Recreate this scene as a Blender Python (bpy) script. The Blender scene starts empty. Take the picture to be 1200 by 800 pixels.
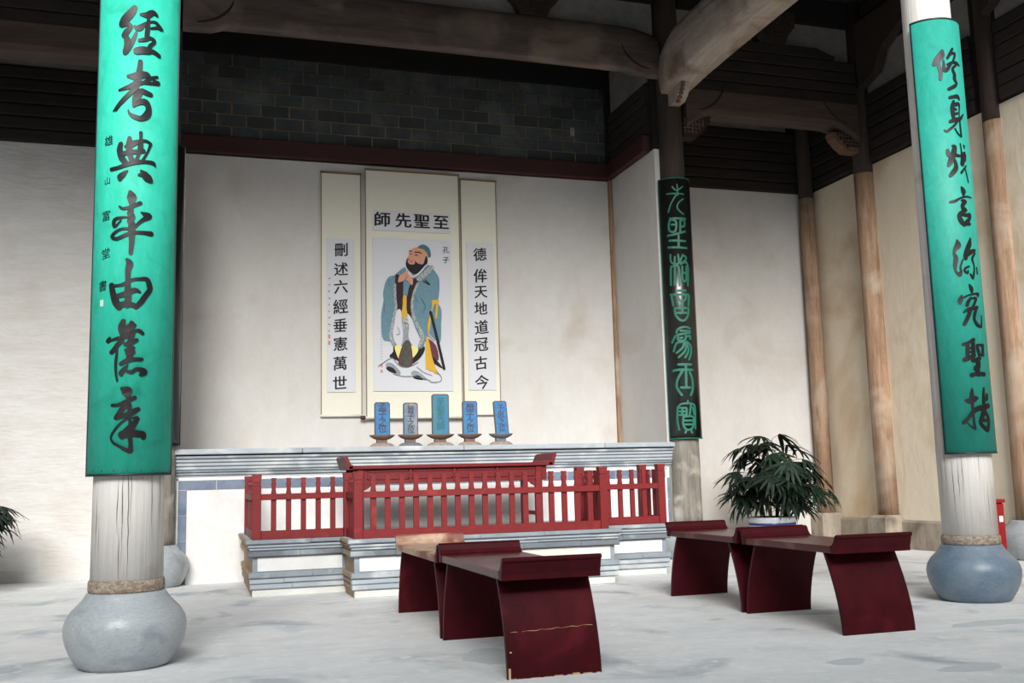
import bpy, bmesh, math, random
from mathutils import Vector, Matrix
random.seed(7)
PI = math.pi
scene = bpy.context.scene
COL = scene.collection

# ------------------------------------------------------------------ camera
cam_data = bpy.data.cameras.new('camera')
cam = bpy.data.objects.new('camera', cam_data)
COL.objects.link(cam)
cam_data.sensor_width = 36.0
cam_data.lens = 1184.75 / 1200 * 36.0
cam_data.clip_end = 200
YAW, PITCH, ROLL = 0.30432361, 0.13513936, -0.02594157
fwd = Vector((math.sin(YAW) * math.cos(PITCH), math.cos(YAW) * math.cos(PITCH), math.sin(PITCH)))
rt0 = Vector((math.cos(YAW), -math.sin(YAW), 0))
up0 = rt0.cross(fwd)
rt = rt0 * math.cos(ROLL) + up0 * math.sin(ROLL)
up = up0 * math.cos(ROLL) - rt0 * math.sin(ROLL)
mw = Matrix((rt, up, -fwd)).transposed().to_4x4()
mw.translation = Vector((0, 0, 1.0))
cam.matrix_world = mw
scene.camera = cam

# ------------------------------------------------------------------ world and sun
world = bpy.data.worlds.new('sky')
scene.world = world
world.use_nodes = True
wn, wl = world.node_tree.nodes, world.node_tree.links
wn['Background'].inputs['Color'].default_value = (0.86, 0.93, 1.0, 1)
wn['Background'].inputs['Strength'].default_value = 0.85
sun_d = bpy.data.lights.new('hazy_sun', 'SUN')
sun_d.energy = 4.9
sun_d.angle = math.radians(30)
sun_d.color = (1.0, 0.985, 0.955)
sun = bpy.data.objects.new('hazy_sun', sun_d)
COL.objects.link(sun)
el, az = math.radians(29), math.radians(-13)       # light travels into the hall, a little from the left
d = Vector((-math.sin(az) * math.cos(el), math.cos(az) * math.cos(el), -math.sin(el)))
sun.rotation_euler = d.to_track_quat('-Z', 'Y').to_euler()
scene.view_settings.view_transform = 'Standard'
scene.view_settings.look = 'None'
scene.view_settings.gamma = 1.0
scene.view_settings.use_curve_mapping = False
scene.view_settings.exposure = 0.27

# ------------------------------------------------------------------ materials
def lin(c):
    c = c / 255.0
    return c / 12.92 if c <= 0.04045 else ((c + 0.055) / 1.055) ** 2.4
def rgb(r, g, b): return (lin(r), lin(g), lin(b), 1)
MATS = {}
def mat(name, base, alt=None, scale=6.0, stretch=(1, 1, 1), rough=0.8, bump=0.0, alt2=None, scale2=1.2,
        lo=0.35, hi=0.65, lo2=0.5, hi2=0.7, metal=0.0, coat=0.0, bscale=None, bdist=0.01, detail=6, coords='Object', spec=None):
    m = bpy.data.materials.new(name)
    m.use_nodes = True
    n, l = m.node_tree.nodes, m.node_tree.links
    b = n['Principled BSDF']
    b.inputs['Roughness'].default_value = rough
    b.inputs['Metallic'].default_value = metal
    b.inputs['Coat Weight'].default_value = coat
    if coat: b.inputs['Coat Roughness'].default_value = 0.18
    if spec is not None: b.inputs['Specular IOR Level'].default_value = spec
    b.inputs['Base Color'].default_value = base
    if alt or bump:
        geo = n.new('ShaderNodeNewGeometry')
        mp = n.new('ShaderNodeMapping')
        mp.inputs['Scale'].default_value = stretch
        l.new(geo.outputs['Position'], mp.inputs['Vector'])
    if alt:
        nz = n.new('ShaderNodeTexNoise')
        nz.inputs['Scale'].default_value = scale
        nz.inputs['Detail'].default_value = detail
        nz.inputs['Roughness'].default_value = 0.85
        l.new(mp.outputs[0], nz.inputs['Vector'])
        mr = n.new('ShaderNodeMapRange')
        mr.inputs['From Min'].default_value = lo
        mr.inputs['From Max'].default_value = hi
        l.new(nz.outputs['Fac'], mr.inputs['Value'])
        mx = n.new('ShaderNodeMix'); mx.data_type = 'RGBA'
        l.new(mr.outputs[0], mx.inputs['Factor'])
        mx.inputs[6].default_value = base
        mx.inputs[7].default_value = alt
        out = mx.outputs[2]
        if alt2:
            nz2 = n.new('ShaderNodeTexNoise')
            nz2.inputs['Scale'].default_value = scale2
            nz2.inputs['Detail'].default_value = 5
            nz2.inputs['Distortion'].default_value = 0.6
            l.new(geo.outputs['Position'], nz2.inputs['Vector'])
            mr2 = n.new('ShaderNodeMapRange')
            mr2.inputs['From Min'].default_value = lo2
            mr2.inputs['From Max'].default_value = hi2
            l.new(nz2.outputs['Fac'], mr2.inputs['Value'])
            mx2 = n.new('ShaderNodeMix'); mx2.data_type = 'RGBA'
            l.new(mr2.outputs[0], mx2.inputs['Factor'])
            l.new(out, mx2.inputs[6])
            mx2.inputs[7].default_value = alt2
            out = mx2.outputs[2]
        l.new(out, b.inputs['Base Color'])
    if bump:
        nb = n.new('ShaderNodeTexNoise')
        nb.inputs['Scale'].default_value = bscale or scale * 2
        nb.inputs['Detail'].default_value = 8
        l.new(mp.outputs[0], nb.inputs['Vector'])
        bp = n.new('ShaderNodeBump')
        bp.inputs['Strength'].default_value = bump
        bp.inputs['Distance'].default_value = bdist
        l.new(nb.outputs['Fac'], bp.inputs['Height'])
        l.new(bp.outputs[0], b.inputs['Normal'])
    MATS[name] = m
    return m

PLASTER = mat('lime_plaster', rgb(208, 205, 201), rgb(198, 192, 185), 1.6, (1, 1, 0.6), 0.92, 0.25, rgb(184, 173, 160), 0.9, 0.35, 0.7, 0.56, 0.8, bscale=14)
PLASTER_OLD = mat('old_plaster', rgb(208, 207, 205), rgb(190, 184, 176), 2.2, (0.8, 0.8, 3.0), 0.93, 0.6, rgb(188, 180, 170), 1.1, 0.3, 0.75, 0.5, 0.8, bscale=9, bdist=0.02)
PLASTER_CREAM = mat('cream_plaster', rgb(240, 227, 206), rgb(230, 213, 186), 1.4, (1, 1, 0.6), 0.92, 0.4, rgb(196, 164, 122), 0.8, 0.35, 0.7, 0.5, 0.76, bscale=12, bdist=0.015)
PLASTER_DIM = mat('shade_toned_plaster', rgb(142, 138, 132), rgb(112, 108, 104), 2.0, rough=0.95)  # upper-wall plaster, the shade under the roof put into its colour
WHITEWASH = mat('whitewash', rgb(220, 220, 220), rgb(208, 206, 202), 3.0, (1, 1, 1), 0.9, 0.15, rgb(206, 196, 182), 1.7, lo2=0.55, hi2=0.8)
DADO = mat('stained_dado', rgb(176, 162, 144), rgb(140, 130, 118), 5.0, (1, 1, 0.35), 0.92, 0.5, rgb(112, 102, 90), 2.4, 0.35, 0.65, 0.5, 0.7, bdist=0.015)
def floor_material():
    m = mat('worn_lime_floor', rgb(224, 224, 223), rgb(202, 205, 207), 1.6, (1, 1.5, 1), 0.78, 0.35, rgb(164, 172, 178), 1.5, 0.35, 0.65, 0.55, 0.70, bscale=16, bdist=0.008)
    n, l = m.node_tree.nodes, m.node_tree.links
    # fine pits and speckle over the patches
    geo = n.new('ShaderNodeNewGeometry')
    nz = n.new('ShaderNodeTexNoise'); nz.inputs['Scale'].default_value = 9; nz.inputs['Detail'].default_value = 9
    l.new(geo.outputs['Position'], nz.inputs['Vector'])
    mr = n.new('ShaderNodeMapRange'); mr.inputs['From Min'].default_value = 0.56; mr.inputs['From Max'].default_value = 0.72
    l.new(nz.outputs['Fac'], mr.inputs['Value'])
    b = n['Principled BSDF']
    src = b.inputs['Base Color'].links[0].from_socket
    mx = n.new('ShaderNodeMix'); mx.data_type = 'RGBA'
    l.new(mr.outputs[0], mx.inputs['Factor']); l.new(src, mx.inputs[6]); mx.inputs[7].default_value = rgb(226, 226, 224)
    l.new(mx.outputs[2], b.inputs['Base Color'])
    return m
FLOOR = floor_material()
PATCH = mat('floor_patch', rgb(182, 188, 192), rgb(196, 200, 202), 7, rough=0.8, bump=0.2)
WOOD_PALE = mat('pale_weathered_wood', rgb(222, 218, 213), rgb(200, 194, 188), 44, (1, 1, 0.03), 0.85, 0.7, rgb(186, 174, 162), 3.2, 0.35, 0.7, 0.55, 0.8, bscale=60, bdist=0.005)
WOOD_GREY = mat('grey_weathered_wood', rgb(150, 144, 134), rgb(98, 92, 84), 9, (1, 1, 0.1), 0.85, 0.6, rgb(190, 184, 172), 3, 0.35, 0.65, 0.5, 0.7)
WOOD_TAN = mat('tan_post_wood', rgb(180, 148, 120), rgb(116, 88, 68), 8, (1, 1, 0.08), 0.85, 0.5, rgb(184, 168, 150), 1.3, 0.35, 0.65, 0.5, 0.7)
WOOD_BEAM = mat('beam_wood', rgb(98, 84, 76), rgb(70, 58, 52), 7, (0.12, 1, 1), 0.82, 0.35, rgb(128, 112, 100), 1.4)
WOOD_BEAM_Y = mat('long_beam_wood', rgb(184, 170, 158), rgb(146, 130, 118), 9, (1, 0.1, 1), 0.82, 0.5, rgb(112, 90, 76), 1.8)
WOOD_DARK = mat('dark_old_wood', rgb(42, 31, 26), rgb(25, 19, 17), 8, (0.15, 0.15, 1), 0.85, 0.4)
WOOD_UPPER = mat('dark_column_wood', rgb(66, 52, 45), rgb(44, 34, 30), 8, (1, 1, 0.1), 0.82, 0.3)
WOOD_BLACK = mat('near_black_wood', rgb(24, 18, 16), rgb(14, 11, 10), 8, (0.2, 0.2, 1), 0.95)  # near-black wood for the upper walls and lintels
RED_BEAM = mat('dark_red_beam', rgb(66, 22, 20), rgb(44, 14, 14), 6, (0.2, 1, 1), 0.7)
CARVED = mat('carved_wood', rgb(120, 92, 72), rgb(80, 58, 46), 20, rough=0.8)
CARVED_DARK = mat('dark_carved_wood', rgb(62, 46, 38), rgb(40, 30, 26), 20, rough=0.85)
GROOVE = mat('carved_groove', rgb(40, 28, 24), rough=0.9)
CRACK = mat('wood_crack', rgb(58, 50, 44), rough=0.95)
BRICK = mat('grey_brick', rgb(72, 76, 78), rgb(54, 57, 58), 5, rough=0.9, bump=0.3, alt2=rgb(88, 92, 92), scale2=2.5)
BRICK_D = mat('dark_grey_brick', rgb(62, 64, 64), rgb(48, 50, 50), 5, rough=0.9, bump=0.3)
MORTAR = mat('brick_mortar', rgb(158, 140, 110), rgb(116, 104, 86), 6, rough=0.95)
TEAL = mat('teal_paint', rgb(24, 176, 148), rgb(52, 194, 168), 16, (1, 1, 0.35), 0.65, 0.06, rgb(18, 150, 124), 5, 0.35, 0.7, 0.55, 0.8)
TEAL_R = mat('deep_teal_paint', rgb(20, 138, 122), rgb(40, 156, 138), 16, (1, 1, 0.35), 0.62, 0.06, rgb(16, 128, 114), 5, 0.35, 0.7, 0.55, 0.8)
BOARD_EDGE = mat('board_edge_lacquer', rgb(26, 36, 38), rough=0.4)
BLACK_LACQ = mat('black_lacquer', rgb(20, 22, 22), rgb(30, 30, 28), 6, rough=0.28, coat=0.3)
GREEN_LETTER = mat('green_seal_paint', rgb(24, 104, 84), rough=0.55)
INK = mat('black_carved_ink', rgb(16, 14, 17), rgb(26, 22, 25), 12, rough=0.42, spec=0.28)
INK_FLAT = mat('brush_ink', rgb(22, 20, 22), rough=0.8)
IRON = mat('rusty_nail', rgb(96, 60, 44), rough=0.8)
BAND = mat('peeling_band', rgb(116, 98, 82), rgb(178, 168, 152), 26, (1, 1, 1.6), 0.9, 0.6, lo=0.4, hi=0.65)
BLUESTONE = mat('blue_grey_stone', rgb(146, 154, 160), rgb(176, 180, 180), 34, (1, 1, 2.5), rough=0.34, bump=0.35, alt2=rgb(112, 124, 136), scale2=6, lo=0.35, hi=0.7, lo2=0.5, hi2=0.85, bscale=60, bdist=0.004)
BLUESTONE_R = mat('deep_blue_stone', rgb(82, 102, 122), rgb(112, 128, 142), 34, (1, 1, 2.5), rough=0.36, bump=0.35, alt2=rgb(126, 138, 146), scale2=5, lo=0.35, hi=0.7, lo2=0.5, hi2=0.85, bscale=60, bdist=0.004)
COURSE = mat('grey_moulding', rgb(146, 154, 160), rgb(124, 132, 140), 6, (0.3, 1, 1), 0.85, 0.3, rgb(196, 200, 202), 2.5)
COURSE_D = mat('dark_grey_moulding', rgb(118, 124, 130), rgb(98, 104, 110), 6, (0.3, 1, 1), 0.85, 0.3, rgb(160, 166, 168), 2.5)
LEDGE = mat('pale_ledge', rgb(168, 176, 182), rgb(150, 158, 166), 5, (0.25, 1, 1), 0.8, 0.2, rgb(206, 208, 206), 1.8)
PALE_TIER = mat('pale_course', rgb(216, 216, 212), rgb(196, 194, 188), 5, (0.3, 1, 1), 0.88, 0.2)
BROWN_SIDE = mat('brown_course', rgb(170, 150, 124), rgb(140, 118, 94), 8, rough=0.9)  # brown tone for the left-facing side courses
TILE = mat('blue_glazed_tile', rgb(98, 110, 128), rgb(120, 131, 146), 9, rough=0.7, alt2=rgb(84, 100, 122), scale2=4)
GROUT = mat('white_grout', rgb(228, 228, 226), rough=0.9)
RED = mat('red_paint', rgb(128, 20, 24), rgb(110, 16, 20), 10, (1, 1, 1), 0.6, 0.12, rgb(150, 46, 42), 6, 0.35, 0.65, 0.62, 0.8)
RED_T = mat('red_table_paint', rgb(116, 16, 20), rgb(98, 12, 16), 8, rough=0.5, bump=0.1)
LACQ = mat('maroon_lacquer', rgb(68, 14, 21), rgb(50, 10, 16), 9, (1, 1, 0.5), 0.45, 0.05, rgb(88, 22, 30), 3, coat=0.0, spec=0.10, lo2=0.6, hi2=0.8)
LACQ_TOP = mat('worn_maroon_top', rgb(82, 28, 28), rgb(64, 18, 22), 8, (1, 0.4, 1), 0.28, 0.08, rgb(136, 90, 70), 2.6, spec=0.3, lo2=0.58, hi2=0.74)
TAN_TOP = mat('bare_worn_plywood', rgb(190, 162, 138), rgb(160, 128, 106), 8, (1, 0.3, 1), 0.5, 0.08, rgb(120, 66, 54), 3.0, lo2=0.46, hi2=0.6)
CHIP = mat('chipped_edge', rgb(206, 176, 140), rgb(160, 120, 90), 30, rough=0.9)
SILK = mat('cream_silk', rgb(224, 221, 204), rgb(217, 213, 196), 60, rough=0.75)
PAPER = mat('white_paper', rgb(208, 208, 212), rough=0.9)
SILK_EDGE = mat('scroll_edge', rgb(132, 106, 72), rough=0.8)
TABBLUE = mat('bright_blue_tablet', rgb(28, 100, 160), rgb(60, 128, 172), 18, rough=0.6)
TABGREY = mat('faded_grey_tablet', rgb(112, 120, 130), rgb(84, 128, 154), 9, rough=0.7, alt2=rgb(170, 150, 140), scale2=8)
TABGREEN = mat('faded_green_tablet', rgb(38, 108, 156), rgb(62, 122, 130), 12, (1, 1, 0.3), 0.6)
TABEDGE = mat('tablet_edge', rgb(84, 76, 80), rough=0.7)
TABTEXT = mat('tablet_lettering', rgb(74, 64, 72), rough=0.7)
TABTEXT_G = mat('faded_green_lettering', rgb(44, 96, 94), rough=0.7)
STAND_A = mat('brown_stand', rgb(122, 100, 86), rgb(96, 80, 72), 20, rough=0.8)
STAND_B = mat('pink_grey_stand', rgb(166, 142, 128), rgb(118, 112, 112), 22, rough=0.85)
STAND_C = mat('grey_stand', rgb(112, 116, 122), rgb(96, 100, 106), 20, rough=0.85)
LEAF = mat('palm_leaf', rgb(20, 40, 28), rgb(32, 54, 36), 6, rough=0.6, spec=0.3)
LEAF_D = mat('dark_palm_leaf', rgb(13, 27, 20), rgb(22, 38, 28), 6, rough=0.6, spec=0.3)
STEM = mat('palm_stem', rgb(84, 72, 48), rgb(54, 56, 36), 12, rough=0.8)
SOIL = mat('dark_soil', rgb(44, 34, 28), rough=1.0)
POT = mat('white_glaze', rgb(212, 216, 222), rough=0.2)
POT_BLUE = mat('cobalt_glaze', rgb(44, 66, 128), rough=0.25)
EXT_RED = mat('cabinet_red', rgb(138, 14, 24), rough=0.4)
EXT_DARK = mat('cabinet_shadow_gap', rgb(40, 10, 14), rough=0.7)
EXT_LABEL = mat('cabinet_label', rgb(222, 226, 230), rough=0.6)
SEALRED = mat('seal_red', rgb(208, 132, 126), rough=0.8)
FIG = {'w': PAPER, 'b': mat('robe_blue', rgb(112, 146, 158), rgb(96, 130, 144), 30, rough=0.9),
       'k': mat('paint_black', rgb(34, 32, 34), rough=0.9), 'd': mat('paint_plum', rgb(54, 36, 42), rough=0.9),
       'm': mat('paint_maroon', rgb(104, 56, 64), rough=0.9), 'y': mat('paint_yellow', rgb(222, 178, 56), rgb(206, 160, 50), 60, rough=0.9),
       'p': mat('paint_pale_yellow', rgb(232, 220, 136), rough=0.9), 's': mat('paint_skin', rgb(214, 156, 128), rgb(200, 136, 110), 30, rough=0.9),
       'g': mat('paint_speckle', rgb(206, 208, 204), rgb(84, 88, 90), 90, rough=0.9, lo=0.45, hi=0.55), 'h': mat('paint_grey', rgb(126, 138, 148), rgb(158, 164, 170), 20, rough=0.9),
       't': mat('paint_hat', rgb(70, 112, 124), rough=0.9), 'o': mat('paint_olive', rgb(96, 98, 84), rgb(60, 62, 58), 25, rough=0.9),
       'r': mat('paint_lip', rgb(168, 70, 62), rough=0.9), 'l': mat('paint_line', rgb(90, 96, 102), rough=0.9)}

# ------------------------------------------------------------------ builders
def link(name, me, m=None, parent=None):
    if isinstance(m, (list, tuple)):
        for q in m: me.materials.append(q)
    elif m is not None: me.materials.append(m)
    o = bpy.data.objects.new(name, me)
    COL.objects.link(o)
    if parent is not None: o.parent = parent
    return o
def share(src, name, parent=None, loc=None, rot=None):
    o = bpy.data.objects.new(name, src.data)
    COL.objects.link(o)
    if parent is not None: o.parent = parent
    if loc is not None: o.location = loc
    if rot is not None: o.rotation_euler = rot
    return o
class MB:
    def __init__(s): s.v = []; s.f = []; s.m = []; s.sm = []
    def add(s, vs, fs, mi=0, smooth=False):
        k = len(s.v); s.v += [tuple(p) for p in vs]
        for f in fs: s.f.append([i + k for i in f]); s.m.append(mi); s.sm.append(smooth)
        return s
    def box(s, x0, x1, y0, y1, z0, z1, mi=0):
        vs = [(x0, y0, z0), (x1, y0, z0), (x1, y1, z0), (x0, y1, z0), (x0, y0, z1), (x1, y0, z1), (x1, y1, z1), (x0, y1, z1)]
        return s.add(vs, [(0, 3, 2, 1), (4, 5, 6, 7), (0, 1, 5, 4), (1, 2, 6, 5), (2, 3, 7, 6), (3, 0, 4, 7)], mi)
    def prism(s, pts, a0, a1, axis='x', mi=0):
        # pts: outline in the plane across the axis; extruded from a0 to a1
        n = len(pts)
        def P(p, a): return (a, p[0], p[1]) if axis == 'x' else (p[0], a, p[1]) if axis == 'y' else (p[0], p[1], a)
        vs = [P(p, a0) for p in pts] + [P(p, a1) for p in pts]
        fs = [tuple(range(n)), tuple(range(2 * n - 1, n - 1, -1))] + [(i, i + n, (i + 1) % n + n, (i + 1) % n) for i in range(n)]
        return s.add(vs, fs, mi)
    def lathe(s, prof, cx, cy, n=40, mi=0, a0=0, a1=2 * PI, cap=True):
        full = abs(a1 - a0 - 2 * PI) < 1e-6
        k = n if full else n + 1
        vs = []
        for r, z in prof:
            for i in range(k):
                a = a0 + (a1 - a0) * i / n
                vs.append((cx + r * math.cos(a), cy + r * math.sin(a), z))
        fs = []
        for j in range(len(prof) - 1):
            for i in range(n):
                i2 = (i + 1) % k
                fs.append((j * k + i, j * k + i2, (j + 1) * k + i2, (j + 1) * k + i))
        s.add(vs, fs, mi, True)
        if full and cap:
            base = len(s.v) - len(vs)
            s.f.append([base + i for i in range(k - 1, -1, -1)]); s.m.append(mi); s.sm.append(False)
            s.f.append([base + (len(prof) - 1) * k + i for i in range(k)]); s.m.append(mi); s.sm.append(False)
        return s
    def tube(s, pts, rad, n=8, mi=0):
        pts = [Vector(p) for p in pts]
        rr = rad if isinstance(rad, (list, tuple)) else [rad] * len(pts)
        vs = []; fs = []
        for j, p in enumerate(pts):
            t = (pts[min(j + 1, len(pts) - 1)] - pts[max(j - 1, 0)]).normalized()
            u = t.cross(Vector((0, 0, 1)))
            if u.length < 1e-3: u = t.cross(Vector((0, 1, 0)))
            u.normalize(); w = t.cross(u)
            for i in range(n):
                a = 2 * PI * i / n
                vs.append(p + (u * math.cos(a) + w * math.sin(a)) * rr[j])
        for j in range(len(pts) - 1):
            for i in range(n):
                i2 = (i + 1) % n
                fs.append((j * n + i, j * n + i2, (j + 1) * n + i2, (j + 1) * n + i))
        fs.append(tuple(range(n - 1, -1, -1))); fs.append(tuple((len(pts) - 1) * n + i for i in range(n)))
        return s.add(vs, fs, mi, True)
    def build(s, name, m=None, parent=None, bevel=0.0):
        me = bpy.data.meshes.new(name)
        me.from_pydata(s.v, [], s.f)
        for p, mi, sm in zip(me.polygons, s.m, s.sm): p.material_index = mi; p.use_smooth = sm
        bm = bmesh.new(); bm.from_mesh(me); bmesh.ops.recalc_face_normals(bm, faces=bm.faces)
        if bevel:
            es = [e for e in bm.edges if len(e.link_faces) == 2 and e.calc_face_angle(0) > 0.5]
            bmesh.ops.bevel(bm, geom=es, offset=bevel, segments=1, affect='EDGES', clamp_overlap=True)
        bm.to_mesh(me); bm.free()
        return link(name, me, m, parent)
def empty(name, loc, label, cat, group=None):
    o = bpy.data.objects.new(name, None)
    COL.objects.link(o); o.location = loc; o.empty_display_size = 0.1
    o['label'] = label; o['category'] = cat
    if group: o['group'] = group
    bpy.context.view_layer.update()
    return o
def tag(o, label, cat, group=None):
    o['label'] = label; o['category'] = cat
    if group: o['group'] = group
    return o
def structure(o): o['kind'] = 'structure'; return o
class Thing:
    '''an Empty at the base; parts are modelled in world metres and re-expressed about it'''
    def __init__(s, name, loc, label, cat, group=None):
        s.e = empty(name, loc, label, cat, group); s.loc = Vector(loc)
    def part(s, mb, name, m, bevel=0.0, parent=None):
        o = mb.build(name, m, None, bevel)
        for v in o.data.vertices: v.co -= s.loc
        o.parent = parent or s.e
        return o

def ribbon_outline(pts, seg=4):
    '''smooth brush stroke: list of (x, y, width) -> left and right edges with rounded ends'''
    P = []
    n = len(pts)
    for i in range(n - 1):
        p0, p1, p2, p3 = pts[max(i - 1, 0)], pts[i], pts[i + 1], pts[min(i + 2, n - 1)]
        for k in range(seg):
            t = k / seg
            P.append(tuple(0.5 * ((2 * p1[c]) + (-p0[c] + p2[c]) * t + (2 * p0[c] - 5 * p1[c] + 4 * p2[c] - p3[c]) * t * t + (-p0[c] + 3 * p1[c] - 3 * p2[c] + p3[c]) * t ** 3) for c in range(3)))
    P.append(tuple(pts[-1]))
    # rounded caps
    def ext(a, b):
        dx, dy = a[0] - b[0], a[1] - b[1]; L = math.hypot(dx, dy) or 1; dx /= L; dy /= L; w = a[2]
        return [(a[0] + dx * w * 0.42, a[1] + dy * w * 0.42, w * 0.35), (a[0] + dx * w * 0.25, a[1] + dy * w * 0.25, w * 0.78)]
    if len(P) > 1:
        s = ext(P[0], P[1]); e = ext(P[-1], P[-2])
        P = s + P + e[::-1]
    L, R = [], []
    for i, p in enumerate(P):
        a, b = P[max(i - 1, 0)], P[min(i + 1, len(P) - 1)]
        dx, dy = b[0] - a[0], b[1] - a[1]; q = math.hypot(dx, dy) or 1
        nx, ny = -dy / q, dx / q; h = max(p[2], 0.5) / 2
        L.append((p[0] + nx * h, p[1] + ny * h)); R.append((p[0] - nx * h, p[1] - ny * h))
    return L, R
def strokes_mesh(strokes, mapper, th, mi=0, mb=None, step=0.00025):
    mb = mb or MB()
    for k, st in enumerate(strokes):
        L, R = ribbon_outline(st)
        n = len(L); t = th + k * step
        vs = [mapper(x / 1000, z / 1000, t) for x, z in L] + [mapper(x / 1000, z / 1000, t) for x, z in R]
        vs += [mapper(x / 1000, z / 1000, 0) for x, z in L] + [mapper(x / 1000, z / 1000, 0) for x, z in R]
        fs = [(i, i + 1, n + i + 1, n + i) for i in range(n - 1)]
        fs += [(i, 2 * n + i, 2 * n + i + 1, i + 1) for i in range(n - 1)]
        fs += [(n + i, n + i + 1, 3 * n + i + 1, 3 * n + i) for i in range(n - 1)]
        fs += [(0, n, 3 * n, 2 * n), (n - 1, 3 * n - 1, 4 * n - 1, 2 * n - 1)]
        mb.add(vs, fs, mi)
    return mb
def parse(s): return [[[tuple(int(a) for a in q.split(',')) for q in st.split()] for st in ch.split('|')] for ch in s.split(';')]
_gl = {}
def glyph(ch, bold=0.018):
    if (ch, bold) in _gl: return _gl[(ch, bold)]
    c = bpy.data.curves.new('g', 'FONT'); c.body = ch; c.resolution_u = 3
    o = bpy.data.objects.new('g', c); COL.objects.link(o)
    dg = bpy.context.evaluated_depsgraph_get()
    m = bpy.data.meshes.new_from_object(o.evaluated_get(dg))
    v = [(p.co.x, p.co.y) for p in m.vertices]; f = [tuple(p.vertices) for p in m.polygons]
    bpy.data.objects.remove(o); bpy.data.curves.remove(c); bpy.data.meshes.remove(m)
    x0 = min(p[0] for p in v); x1 = max(p[0] for p in v); y0 = min(p[1] for p in v); y1 = max(p[1] for p in v)
    v = [((p[0] - (x0 + x1) / 2) / 0.92, (p[1] - (y0 + y1) / 2) / 0.92) for p in v]
    V, F = [], []
    for dx, dy in ((-bold, 0), (bold, 0), (0, bold * .6), (0, -bold * .6)) if bold else ((0, 0),):     # overprinted for weight
        F += [tuple(i + len(V) for i in q) for q in f]; V += [(a_ + dx, b_ + dy) for a_, b_ in v]
    v, f = V, F
    _gl[(ch, bold)] = (v, f)
    return v, f
def glyph_mesh(items, mapper, th, bold=0.018, sx=1.0, jitter=0.0):
    '''items: (char, x, z, size)'''
    mb = MB()
    for ch, x, z, s in items:
        v, f = glyph(ch, bold)
        a = random.uniform(-jitter, jitter); sh = jitter * 1.2
        q = len(v) // 4 if bold else len(v)
        mb.add([mapper(x + (p[0] * math.cos(a) - p[1] * math.sin(a)) * s * sx, z + (p[1] * math.cos(a) + p[0] * (math.sin(a) + sh)) * s, th + .0002 * (i // q)) for i, p in enumerate(v)], f)
    return mb

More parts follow.
